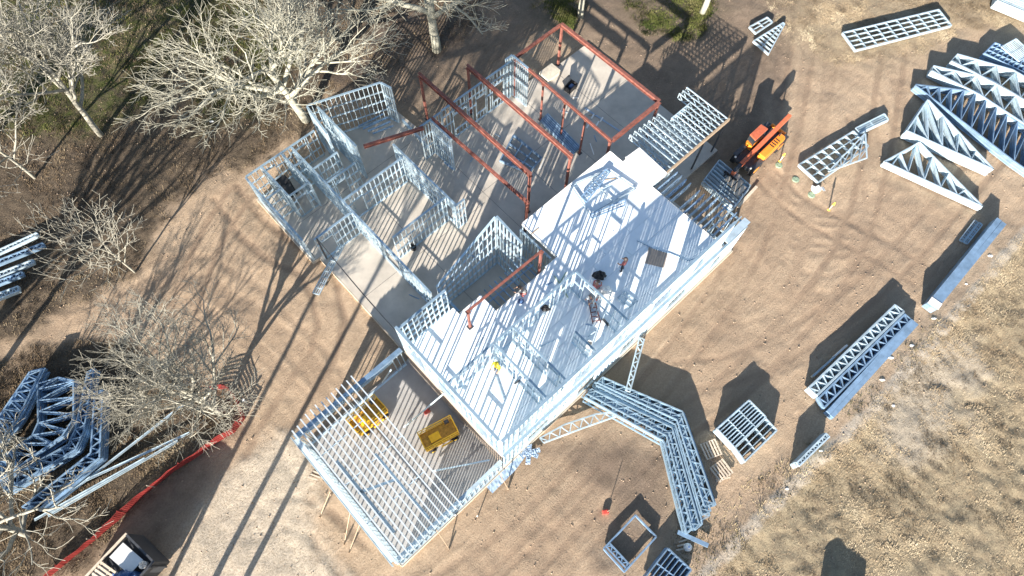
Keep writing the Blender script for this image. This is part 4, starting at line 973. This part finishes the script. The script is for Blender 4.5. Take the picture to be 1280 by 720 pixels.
# ------------------------------------------------------------------ people
def person(label, p, rz, shirt, legs, skin, hair, pose='stand'):
    J = {'pelvis': (0, 0, .95), 'waist': (0, 0, 1.12), 'chest': (0, 0, 1.35), 'neck': (0, 0, 1.50), 'head': (0, .02, 1.63), 'crown': (0, .01, 1.74),
         'hipL': (.10, 0, .9), 'kneeL': (.11, .06, .5), 'ankL': (.12, -.02, .09), 'toeL': (.13, .14, .04), 'hipR': (-.10, 0, .9), 'kneeR': (-.11, .02, .5), 'ankR': (-.12, -.08, .09), 'toeR': (-.13, .08, .04),
         'shL': (.19, 0, 1.42), 'elL': (.26, .05, 1.15), 'wrL': (.24, .24, 1.0), 'haL': (.23, .32, .98), 'shR': (-.19, 0, 1.42), 'elR': (-.26, .03, 1.15), 'wrR': (-.25, .2, .98), 'haR': (-.24, .28, .95)}
    if pose == 'crouch':
        J.update({'pelvis': (0, -.12, .42), 'waist': (0, -.05, .58), 'chest': (0, .12, .76), 'neck': (0, .22, .88), 'head': (0, .30, .98), 'crown': (0, .34, 1.08),
                  'hipL': (.11, -.12, .40), 'kneeL': (.2, .28, .50), 'ankL': (.18, .02, .10), 'toeL': (.2, .18, .04), 'hipR': (-.11, -.12, .40), 'kneeR': (-.2, .26, .48), 'ankR': (-.18, -.02, .10), 'toeR': (-.2, .15, .04),
                  'shL': (.19, .14, .82), 'elL': (.26, .36, .62), 'wrL': (.16, .55, .48), 'haL': (.14, .62, .44), 'shR': (-.19, .14, .82), 'elR': (-.26, .36, .62), 'wrR': (-.16, .56, .46), 'haR': (-.14, .63, .42)})
    if pose == 'bend':
        J.update({'waist': (0, .08, 1.08), 'chest': (0, .30, 1.22), 'neck': (0, .44, 1.28), 'head': (0, .56, 1.30), 'crown': (0, .66, 1.31), 'shL': (.19, .34, 1.22), 'elL': (.23, .42, .95), 'wrL': (.2, .55, .74), 'haL': (.19, .6, .66), 'shR': (-.19, .34, 1.22), 'elR': (-.23, .42, .95), 'wrR': (-.2, .52, .74), 'haR': (-.19, .56, .66)})
    rad = {'pelvis': .15, 'waist': .135, 'chest': .16, 'neck': .06, 'head': .105, 'crown': .08, 'hip': .09, 'knee': .065, 'ank': .05, 'toe': .045, 'sh': .07, 'el': .05, 'wr': .038, 'ha': .042}
    names = list(J); E = [('pelvis', 'waist'), ('waist', 'chest'), ('chest', 'neck'), ('neck', 'head'), ('head', 'crown')]
    for s_ in 'LR': E += [('pelvis', 'hip' + s_), ('hip' + s_, 'knee' + s_), ('knee' + s_, 'ank' + s_), ('ank' + s_, 'toe' + s_), ('chest', 'sh' + s_), ('sh' + s_, 'el' + s_), ('el' + s_, 'wr' + s_), ('wr' + s_, 'ha' + s_)]
    fi = {}
    for s_, sg in (('L', 1), ('R', -1)):
        w = Vector(J['ha' + s_]); d = (w - Vector(J['wr' + s_])).normalized(); side = Vector((1, 0, 0))
        for k in range(4):
            nm = f'f{k}{s_}'; J[nm] = tuple(w + d * (.08 - .01 * abs(k - 1.5)) + side * ((k - 1.5) * .026) + Vector((0, 0, -.02))); fi[nm] = .011; E.append(('ha' + s_, nm))
        nm = 't' + s_; J[nm] = tuple(w + side * (-sg * .06) + d * .02); fi[nm] = .012; E.append(('ha' + s_, nm))
    names = list(J)
    me = bpy.data.meshes.new('body'); me.from_pydata([J[k] for k in names], [(names.index(a), names.index(b)) for a, b in E], [])
    tmp = bpy.data.objects.new('body', me); COL.objects.link(tmp)
    md = tmp.modifiers.new('skin', 'SKIN')
    for i, k in enumerate(names):
        rr = fi.get(k) or rad.get(k) or rad.get(k[:-1]); sv = me.skin_vertices[0].data[i]; sv.radius = (rr * (1.15 if k in ('pelvis', 'chest', 'waist') else 1), rr); sv.use_root = (k == 'pelvis')
    ss = tmp.modifiers.new('sub', 'SUBSURF'); ss.levels = 1; ss.render_levels = 1
    dg = bpy.context.evaluated_depsgraph_get(); ev = bpy.data.meshes.new_from_object(tmp.evaluated_get(dg)); bpy.data.objects.remove(tmp)
    ev.name = 'body'
    for m_ in (skin, shirt, legs, hair, M['wood']): ev.materials.append(m_)
    for pl in ev.polygons:
        c_ = pl.center; k = min(names, key=lambda n_: (Vector(J[n_]) - c_).length); idx_ = 0
        if k in ('waist', 'chest') or k[:2] == 'sh' or k[:2] == 'el': idx_ = 1
        elif k == 'pelvis' or k[:3] in ('hip', 'kne'): idx_ = 2
        elif k[:3] in ('ank', 'toe'): idx_ = 4 if k[:3] == 'toe' else 2
        elif k == 'crown': idx_ = 3
        pl.material_index = idx_; pl.use_smooth = True
    r = empty('person', p, rz, label, 'person'); link('body', ev, r)
    hd = Vector(J['head']); cr = Vector(J['crown']); ax = (cr - hd).normalized()
    hb = MB(); hb.tube([hd + ax * .03, hd + ax * .07, hd + ax * .14, hd + ax * .19], [.125, .125, .10, .03], 14); hb.obj('hard_hat', hair, r, smooth=True)
    MB().tube([hd + ax * .025, hd + ax * .045], .145, 14).obj('hat_brim', hair, r)
    for sx in (-.04, .04): MB().box(hd + Vector((sx, .10, .0)), (.025, .02, .018)).obj('eye', M['dark'], r)
    MB().box(hd + Vector((0, .115, -.03)), (.025, .035, .04)).obj('nose', skin, r)
    return r
SK = mat('skin', (.42, .25, .17), .6); VEST = mat('vest_yellow', (.80, .62, .03), .7); NAVY = mat('navy_cloth', (.03, .035, .05), .8); GREYC = mat('grey_cloth', (.30, .28, .27), .8); PINK = mat('faded_red_cloth', (.42, .13, .12), .8); DARKH = mat('dark_hat', (.06, .045, .04), .6); WHT = mat('white_hat', (.78, .76, .72), .5)
person('worker in yellow vest and dark trousers standing on the sunlit deck', at(621, 464, D), 2.6, VEST, NAVY, SK, VEST)
person('worker in faded red shirt crouching beside the white bag on the deck', at(742, 364, D), -.6, PINK, GREYC, SK, DARKH, 'crouch')
person('worker bending over the stepladder on the deck', at(743, 378, D), 2.0, GREYC, PINK, SK, WHT, 'bend')
person('worker in red shirt and dark trousers standing between black heap and plywood', at(777, 338, D), .8, PINK, NAVY, SK, DARKH)
person('worker in grey crouching at the edge of the stair opening', at(655, 368, D), 1.4, GREYC, PINK, SK, DARKH, 'crouch')

# ------------------------------------------------------------------ dumpster with rubbish, lower left
a = at(158, 667, 2.1); b = at(193, 702, 2.1); d = (a - b); d.z = 0
dirx = Vector((d.y, -d.x, 0)).normalized()        # long axis, pointing away from the open end seen in the photo
Wd, Ld, Hd = d.length, 6.2, 2.1
c = (a + b) / 2 - dirx * Ld / 2; c.z = gz(c.x, c.y)
r = empty('dumpster', (c.x, c.y, 0), atan2(dirx.y, dirx.x), 'dark open dumpster heaped with rubbish at the lower left', 'dumpster')
MB().box((0, 0, .22), (Ld - .1, Wd - .1, .12)).obj('floor', M['dark'], r)
for sy in (-1, 1):
    s_ = MB().box((0, sy * (Wd / 2 - .03), Hd / 2 + .1), (Ld, .06, Hd - .2)).obj('side_wall', M['dark'], r)
    for i in range(8): MB().box((-Ld / 2 + .3 + i * (Ld - .6) / 7, sy * (Wd / 2 + .05), Hd / 2 + .1), (.1, .1, Hd - .3)).obj('rib', M['dark'], s_)
    MB().box((0, sy * (Wd / 2 - .02), Hd + .04), (Ld + .06, .12, .1)).obj('rim', M['palewood'] if sy > 0 else M['dark'], r)
for sx in (-1, 1):
    MB().box((sx * (Ld / 2 - .03), 0, Hd / 2 + .1), (.06, Wd - .14, Hd - .2)).obj('end_wall', M['dark'], r); MB().box((sx * (Ld / 2 - .02), 0, Hd + .04), (.12, Wd - .16, .1)).obj('rim', M['dark'], r)
for sx in (-2.2, 2.2):
    for sy in (-.6, .6): MB().tube([(sx, sy - .08, .1), (sx, sy + .08, .1)], .12, 12).obj('roller', M['black'], r)
def dl(x, y, z): return Vector((c.x, c.y, 0)) + dirx * x + Vector((-dirx.y, dirx.x, 0)) * y + Vector((0, 0, z))
az = atan2(dirx.y, dirx.x)
MB().box((0, 0, 0), (Ld - .2, Wd - .2, .9)).obj('rubbish_fill', M['dark'], r, (0, 0, 1.2))
tag(MB().box((0, 0, 0), (.95, 1.6, .04)).obj('white_sheet', M['white'], None, dl(Ld / 2 - .85, .15, 2.15), (.05, .1, az + .05)), 'white board lying at the front end of the dumpster', 'board')
pr = empty('pallet', dl(Ld / 2 - 2.4, .35, 2.0), az + .1, 'weathered pallet on top of the dumpster rubbish', 'pallet', 'timber pallets'); pr.rotation_euler = (.12, -.08, az + .1)
for i in range(3): bar_obj('stringer', (-.75, -.62 + .62 * i, .07), (.75, -.62 + .62 * i, .07), .06, .09, M['palewood'], pr)
for i in range(7): bar_obj('board', (-.68 + i * .226, -.7, .13), (-.68 + i * .226, .7, .13), .12, .025, M['palewood'], pr)
crumple('blue_rubbish', 'crumpled blue plastic in the dumpster', 'rubbish', dl(Ld / 2 - 1.6, -.7, 1.75), .8, .5, .7, M['bluefab'], 11)
bucket('white bucket in the dumpster corner', dl(Ld / 2 - .5, -.85, 1.8), M['white'], rr=.22)
for k in range(9):
    p = dl(Ld / 2 - 3.2 - .25 * k, random.uniform(-.8, .8), 1.9 + .03 * k); e = Vector((random.uniform(-1, 1), random.uniform(-1, 1), random.uniform(-.1, .2))) * .9
    tag(bar_obj('timber_scrap', p - e, p + e, .12, .05, M['palewood' if k % 3 else 'white']), 'timber scrap thrown into the dumpster', 'offcut', 'scraps in the dumpster')

# ------------------------------------------------------------------ orange safety netting
FP = [gat(x, y) for x, y in ((262, 488), (285, 484), (297, 500), (306, 522), (293, 540), (272, 552), (245, 571), (215, 590), (180, 618), (150, 648), (120, 674), (85, 702), (52, 728))]
c = FP[6].copy(); fr = empty('safety_netting', c, 0, 'orange plastic safety netting curving round the brush at the lower left', 'fence')
tot = sum((q - p).length for p, q in zip(FP[:-1], FP[1:])); n = int(tot / .13)
PP = [sample(FP, i / n) for i in range(n + 1)]
lean = [Vector((.05 * sin(i * .11) + .03 * sin(i * .7), .05 * cos(i * .13), 0)) for i in range(n + 1)]
net = MB()
for i in range(n + 1):
    hgt = .75 + .08 * sin(i * .21)
    lo = PP[i] - c + Vector((0, 0, .03)); hi = PP[i] - c + lean[i] + Vector((0, 0, hgt))
    net.bar(lo, hi, .045, .015)
    if i < n:
        lo2 = PP[i + 1] - c + Vector((0, 0, .03)); hi2 = PP[i + 1] - c + lean[i + 1] + Vector((0, 0, .75 + .08 * sin((i + 1) * .21)))
        for f in (0, .14, .28, .42, .56, .70, .84, 1): net.bar(lo.lerp(hi, f), lo2.lerp(hi2, f), .015, .065)
tag(net.obj('mesh_net', M['net'], fr), kind='stuff')
for i in range(0, n + 1, 16):
    bar_obj('post', PP[i] - c + Vector((0, 0, -.1)), PP[i] - c + lean[i] * .8 + Vector((0, 0, 1.0)), .05, .05, M['palewood'] if i % 32 else M['net'], fr)
p = gat(307, 502); r = empty('white_marker', p, 0, 'small white marker post beside the orange netting bend', 'marker'); MB().tube([(0, 0, 0), (0, 0, .5)], .06, 8).obj('post', M['white'], r); MB().tube([(0, 0, .5), (0, 0, .6)], .09, 8).obj('cap', M['white'], r)
p = gat(64, 152); 
for x, y, lb in ((264, 151, 'white scrap on the leaf litter below the big bare tree'), (1114, 495 - 48, 'white scrap in the grass beside the open-web truss bundle'), (1117, 507, 'white bag scrap lying in the dry grass'), (1103, 475, 'small white scrap on the grass edge'), (1168, 398, 'white scrap on the path below the wrapped band'), (1238, 320, 'white scrap on the grass beside the long bundle'), (1208, 355, 'white scrap beside the lower half of the long bundle'), (1140, 432, 'white scrap on the path by the truss bundle end'), (983, 611, 'white scrap on the path at the lower right'), (1026, 564, 'white scrap beside the narrow trusses')):
    crumple('white_scrap', lb, 'scrap', gat(x, y), random.uniform(.1, .2), random.uniform(.05, .11), .05, M['white'], int(x))

# ------------------------------------------------------------------ bare trees
def grow_tree(seed, height, spread, trunk_r, levels=5, lean=(0, 0), fork=.35, nlimb=5, twig=.022, kids=(5, 5, 5, 4), droop=.0, wob=.16, ratio=.62, limb=.62):
    """returns (trunk mesh builder, crown mesh builder)"""
    R = random.Random(seed); TR, CR = MB(), MB()
    def branch(p, d, L, r0, lev):
        n = 6 if lev < 2 else (5 if lev < 4 else 3)
        pts = [p.copy()]; dd = d.copy()
        for i in range(n):
            w = wob * (1 if lev else .45)
            dd = (dd + Vector((R.uniform(-w, w), R.uniform(-w, w), R.uniform(-w, w) + (.05 if lev < 3 else .02) - droop * (lev > 1)))).normalized()
            pts.append(pts[-1] + dd * (L / n))
        r1 = r0 * (.55 if lev < levels - 1 else .4)
        rad = [max(twig * .7, r0 + (r1 - r0) * i / n) for i in range(n + 1)]
        (TR if lev <= 1 else CR).tube(pts, rad, 9 if lev == 0 else (6 if lev <= 2 else (4 if lev == 3 else 3)), 0, lev < 2)
        if lev >= levels: return
        k = kids[min(lev, len(kids) - 1)] if lev else nlimb
        for j in range(k):
            if lev == 0: f = fork + (1 - fork) * (j + R.uniform(.1, .9)) / k
            else: f = .22 + .78 * (j + R.uniform(.2, 1)) / k
            f = min(f, .99); x = f * n; i = min(int(x), n - 1); q = pts[i].lerp(pts[i + 1], x - i)
            bd = (pts[i + 1] - pts[i]).normalized()
            az_ = 2 * pi * (j * .382 + R.uniform(-.1, .1)) + lev
            up_ = Vector((0, 0, 1)) if abs(bd.z) < .9 else Vector((1, 0, 0)); sx = bd.cross(up_).normalized(); sy = sx.cross(bd)
            sp = spread * R.uniform(.75, 1.2) if lev == 0 else R.uniform(.45, .95)
            nd = (bd * cos(sp) + (sx * cos(az_) + sy * sin(az_)) * sin(sp)).normalized()
            if nd.z < -.15: nd.z *= -.3
            nl = L * ratio * R.uniform(.75, 1.2) * (1.25 - .45 * f)
            if lev == 0: nl = height * limb * R.uniform(.8, 1.15) * (1.2 - .4 * f)
            nr = max(twig, r0 * (.62 if lev == 0 else .55) * (1.1 - .35 * f))
            branch(q, nd, nl, nr, lev + 1)
    d0 = Vector((lean[0], lean[1], 1)).normalized()
    branch(Vector((0, 0, -.15)), d0, height * .62, trunk_r, 0)
    return TR, CR
def tree(label, x, y, seed, height, spread, tr, m, **k):
    p = gat(x, y); t, c_ = grow_tree(seed, height, spread, tr, **k)
    r = empty('bare_tree', p, 0, label, 'tree', 'bare winter trees')
    t.obj('trunk', m, r, smooth=True); c_.obj('crown', m, r, smooth=True)
    return r
BP, BG, BB = M['bark_pale'], M['bark_grey'], M['bark_brown']
tree('big pale spreading bare tree touching the top left corner of the house', 383, 150, 21, 10.0, 1.1, .36, BP, limb=.68, nlimb=8, kids=(5, 5, 5, 4), fork=.26, lean=(-.26, .14), twig=.016, levels=5, wob=.2)
tree('tall greyish bare tree in the top left corner', 125, 168, 5, 11.5, .8, .24, BG, limb=.42, nlimb=9, kids=(6, 5, 5, 4), fork=.40, lean=(-.05, .05), twig=.016, wob=.2)
tree('white-limbed bare tree at the top centre above the house', 546, 62, 33, 11.0, .95, .42, BP, nlimb=6, kids=(5, 5, 4, 4), fork=.30, lean=(-.06, .1), twig=.019, wob=.2)
tree('bare tree at the top edge, only its trunk foot showing left of centre', 726, 20, 14, 11, .8, .28, BP, nlimb=5, kids=(4, 4, 4, 3), fork=.5)
tree('bare tree at the top edge above the telehandler, trunk foot showing', 878, 15, 15, 11, .8, .28, BP, nlimb=5, kids=(4, 4, 4, 3), fork=.5)
tree('small bare sapling alone in the brush at the left', 168, 340, 8, 6.0, .62, .085, BG, nlimb=9, kids=(4, 4, 3), fork=.38, levels=4, twig=.018)
tree('wide bare tree at the bend of the orange netting', 277, 516, 17, 7.8, .72, .22, BG, limb=.52, nlimb=10, kids=(5, 5, 4, 4), fork=.20, levels=5, twig=.014, lean=(-.30, .12))
tree('thin bare tree cut by the left edge in the shade', 42, 221, 9, 8.5, .75, .13, BG, nlimb=7, kids=(5, 5, 4), fork=.4, levels=4, lean=(-.1, .1))
tree('gnarled bare tree in the lower left corner above the dumpster', 34, 668, 40, 6.0, 1.3, .22, BG, limb=.85, nlimb=9, kids=(5, 4, 4), fork=.12, levels=4, twig=.022, wob=.3)
# trees just outside the view whose shadows reach into it
for i, (x, y, sd_, hh) in enumerate(((-75, 560, 53, 11), (-60, 470, 54, 10), (-190, 660, 55, 11), (-140, 330, 57, 11), (-90, 250, 58, 11))):
    tall = hh > 14
    tree(('bare tree outside the left edge level with the blue trusses', 'bare tree outside the left edge above the blue trusses', 'bare tree outside the left edge below the blue trusses', 'bare tree outside the left edge level with the sapling', 'bare tree outside the left edge in the deep shade')[i], x, y, sd_, hh, .6 if tall else .7, .26, BG, nlimb=12 if tall else 6, kids=(4, 4, 3) if tall else (4, 4, 3), fork=.55, levels=4, limb=.24 if tall else .5, twig=.04 if tall else .025)

def leaf_crown(root, seed, zc, rad, hh, n):
    rg = np.random.default_rng(seed); K = 34
    d = rg.normal(0, 1, (K, 3)); d /= np.linalg.norm(d, axis=1)[:, None]; d *= rg.uniform(.45, 1, (K, 1))
    C = d * np.array([rad, rad, hh]) * .82 + np.array([0, 0, zc])
    c_ = C[rg.integers(0, K, n)] + rg.normal(0, 1, (n, 3)) * np.array([rad, rad, hh]) * .17
    u_ = rg.normal(0, 1, (n, 3)); u_ /= np.linalg.norm(u_, axis=1)[:, None]; w_ = np.cross(u_, rg.normal(0, 1, (n, 3))); w_ /= np.linalg.norm(w_, axis=1)[:, None]
    s1 = rg.uniform(.10, .22, (n, 1)); V = np.stack([c_ - u_ * s1, c_ + w_ * s1 * .6, c_ + u_ * s1, c_ - w_ * s1 * .6], 1)
    me = bpy.data.meshes.new('foliage'); me.vertices.add(n * 4); me.vertices.foreach_set('co', V.ravel()); me.loops.add(n * 4); me.loops.foreach_set('vertex_index', np.arange(n * 4))
    me.polygons.add(n); me.polygons.foreach_set('loop_start', np.arange(0, n * 4, 4)); me.polygons.foreach_set('loop_total', np.full(n, 4)); me.update(); me.materials.append(M['leaf'])
    link('foliage', me, root)
for x, y, sd_, hh, lb, zc, rd in ((205, 850, 51, 24, 'tall leafy tree outside the lower edge, its shadow crossing the pale gravel', 20, 4.6), (236, 858, 52, 25, 'second tall leafy tree outside the lower edge, shadow crossing the gravel', 21, 4.6), (118, 905, 59, 24, 'third tall leafy tree outside the lower edge behind the dumpster', 20, 4.6)):
    r = tree(lb, x, y, sd_, hh, .6, .2, BB, nlimb=10, kids=(4, 3), fork=.62, levels=3, limb=.2, twig=.04)
    r['group'] = 'tall leafy trees outside the lower edge'; leaf_crown(r, sd_, zc, rd, 4.2, 3600)

# ------------------------------------------------------------------ grass, brush and leaves: uncountable cover
def cover(name, label, polys, n, seed, hgt, wid, cols, blades=4, flat=.6, wob=3.):
    rg = np.random.default_rng(seed); P = []
    for poly in polys:
        xs = [q[0] for q in poly]; ys = [q[1] for q in poly]
        x0, x1, y0, y1 = max(min(xs), -45), min(max(xs), 45), max(min(ys), -6), min(max(ys), 49)
        m_ = int(n / len(polys)) * 2
        X = rg.uniform(x0, x1, m_); Y = rg.uniform(y0, y1, m_)
        keep = poly_sd(X, Y, poly) + wob * (fbm(X * .35, Y * .35, 3) - .5) > 0
        dens = fbm(X * .5, Y * .5, seed + 5); keep &= rg.uniform(0, 1, m_) < np.clip((dens - .30) * 3.2, .08, 1)
        hx = (X - HO.x) * cos(YAW) + (Y - HO.y) * sin(YAW); hy = -(X - HO.x) * sin(YAW) + (Y - HO.y) * cos(YAW)
        keep &= ~((hx > -.5) & (hx < 37.5) & (hy > -.5) & (hy < 27.3))
        P.append(np.stack([X[keep], Y[keep]], 1))
    P = np.concatenate(P); P = np.repeat(P, blades, 0); N = len(P)
    P = P + rg.normal(0, .12, P.shape)
    ix = np.clip(np.searchsorted(gx, P[:, 0]) - 1, 0, nx_ - 2); iy = np.clip(np.searchsorted(gy, P[:, 1]) - 1, 0, ny_ - 2)
    Z = GZ[iy, ix] - .02
    a = 2 * pi * 2 * fbm(P[:, 0] * .4, P[:, 1] * .4, seed + 31) + rg.normal(0, .9, N); h_ = hgt * rg.uniform(.4, 1.3, N); w = wid * rg.uniform(.6, 1.4, N); ln = h_ * rg.uniform(.2, 1.3, N) * flat
    dx, dy = np.cos(a), np.sin(a)
    V = np.empty((N, 4, 3))
    V[:, 0] = np.stack([P[:, 0] - dy * w, P[:, 1] + dx * w, Z], 1); V[:, 1] = np.stack([P[:, 0] + dy * w, P[:, 1] - dx * w, Z], 1)
    V[:, 2] = np.stack([P[:, 0] + dx * ln + dy * w * .35, P[:, 1] + dy * ln - dx * w * .35, Z + h_], 1); V[:, 3] = np.stack([P[:, 0] + dx * ln - dy * w * .35, P[:, 1] + dy * ln + dx * w * .35, Z + h_ * .93], 1)
    me = bpy.data.meshes.new(name); me.vertices.add(N * 4); me.vertices.foreach_set('co', V.ravel())
    me.loops.add(N * 4); me.loops.foreach_set('vertex_index', np.arange(N * 4)); me.polygons.add(N); me.polygons.foreach_set('loop_start', np.arange(0, N * 4, 4)); me.polygons.foreach_set('loop_total', np.full(N, 4))
    me.update()
    ra = me.attributes.new('shade', 'FLOAT', 'FACE'); ra.data.foreach_set('value', np.clip(.5 * rg.uniform(0, 1, N) + 1.1 * (fbm(P[:, 0] * .28, P[:, 1] * .28, seed + 9) - .5) + .7 * (fbm(P[:, 0] * 1.1, P[:, 1] * 1.1, seed + 19) - .5) + .25, 0, 1).astype(np.float32))
    mm = bpy.data.materials.new(name); mm.use_nodes = True; nn = mm.node_tree.nodes; ll = mm.node_tree.links; bb = nn['Principled BSDF']; bb.inputs['Roughness'].default_value = .9; bb.inputs['Specular IOR Level'].default_value = .1
    ar = nn.new('ShaderNodeAttribute'); ar.attribute_name = 'shade'; rp = nn.new('ShaderNodeValToRGB'); el = rp.color_ramp.elements
    while len(el) < len(cols): el.new(.5)
    for i, (e, c_) in enumerate(zip(el, cols)): e.position = i / (len(cols) - 1); e.color = (*c_, 1)
    ll.new(ar.outputs['Fac'], rp.inputs[0]); ll.new(rp.outputs[0], bb.inputs['Base Color'])
    me.materials.append(mm); tag(link(name, me), label, kind='stuff')
STRAW = [(.17, .125, .08), (.33, .25, .16), (.49, .395, .265), (.62, .53, .375)]
cover('dry_grass', 'matted dry straw-coloured grass at the lower right', [Z_DRY], 100000, 1, .075, .011, STRAW, 4, 1.6, 1.0)
cover('straw_cover', 'thin dry grass at the top right', [Z_DRYTOP], 24000, 2, .07, .011, STRAW, 4, 1.4)
cover('brush_cover', 'brown leaf litter and brush under the trees at the left', Z_LITTER, 50000, 3, .10, .02, [(0.038, 0.028, 0.021), (0.120, 0.086, 0.056), (0.203, 0.154, 0.098), (0.315, 0.259, 0.176)], 4, 1.3)
cover('green_grass', 'patches of green grass under the trees', Z_GREEN, 12000, 4, .14, .022, [(0.022, 0.034, 0.011), (0.056, 0.071, 0.019), (0.112, 0.116, 0.038), (0.195, 0.176, 0.083)], 5, 1.0)
cover('edge_weeds', 'sparse weeds along the path beside the bundles', [gpts([(800, 720), (860, 640), (960, 600), (1010, 540), (1040, 530), (1150, 420), (1165, 395), (1175, 400), (1080, 510), (950, 650), (885, 720)])], 5000, 6, .12, .02, [(.06, .06, .03), (.17, .14, .075), (.33, .265, .16), (.45, .37, .25)], 4, 1.2)

# loose clods and pebbles on the bare soil
def clods(n, seed):
    rg = np.random.default_rng(seed); X = rg.uniform(-38, 40, n); Y = rg.uniform(-3, 47, n)
    hx = (X - HO.x) * cos(YAW) + (Y - HO.y) * sin(YAW); hy = -(X - HO.x) * sin(YAW) + (Y - HO.y) * cos(YAW)
    keep = ~((hx > -.5) & (hx < 37.5) & (hy > -.5) & (hy < 27.3)); keep &= rg.uniform(0, 1, n) < np.clip((fbm(X * .4, Y * .4, 77) - .38) * 4, .03, 1)
    X, Y = X[keep], Y[keep]; N = len(X); r = .018 + .05 * rg.uniform(0, 1, N) ** 4
    ix = np.clip(np.searchsorted(gx, X) - 1, 0, nx_ - 2); iy = np.clip(np.searchsorted(gy, Y) - 1, 0, ny_ - 2); Z = GZ[iy, ix] + r * .3
    base = np.array([(1, 0, 0), (0, 1, 0), (-1, 0, 0), (0, -1, 0), (0, 0, .8), (0, 0, -.5)])
    V = base[None] * r[:, None, None] * rg.uniform(.6, 1.4, (N, 6, 1)) + np.stack([X, Y, Z], 1)[:, None]
    T = np.array([(0, 1, 4), (1, 2, 4), (2, 3, 4), (3, 0, 4), (1, 0, 5), (2, 1, 5), (3, 2, 5), (0, 3, 5)])
    Fc = (T[None] + 6 * np.arange(N)[:, None, None]).reshape(-1, 3)
    me = bpy.data.meshes.new('soil_clods'); me.vertices.add(N * 6); me.vertices.foreach_set('co', V.ravel()); me.loops.add(Fc.size); me.loops.foreach_set('vertex_index', Fc.ravel())
    me.polygons.add(len(Fc)); me.polygons.foreach_set('loop_start', np.arange(0, Fc.size, 3)); me.polygons.foreach_set('loop_total', np.full(len(Fc), 3)); me.update()
    me.materials.append(mat('soil_clod', (.36, .27, .195), .95, 0, .35, 1.5)); tag(link('soil_clods', me), 'loose clods and pebbles over the bare soil', kind='stuff')
clods(26000, 5)

# small offcuts left lying about on deck and slab
for k in range(26):
    hp2 = Vector((random.uniform(9, 27.5), random.uniform(.8, 9.6), DECK + .02)) if k % 2 else Vector((random.uniform(9, 36), random.uniform(11, 20), FLOOR + .02))
    if k % 2 and 12 < hp2.x < 19.6 and hp2.y > 6.6: continue
    w0 = hxy(hp2.x, hp2.y, hp2.z); an = random.uniform(0, pi); L_ = random.uniform(.15, .6); e = Vector((cos(an) * L_, sin(an) * L_, 0))
    tag(bar_obj('steel_offcut', w0 - e, w0 + e, .07, .035, M[random.choice(('galv', 'galv_blue', 'white', 'wood'))]), 'short offcut lying on the white deck' if k % 2 else 'short offcut lying on the concrete slab', 'offcut', 'offcuts on the deck' if k % 2 else 'offcuts on the slab')
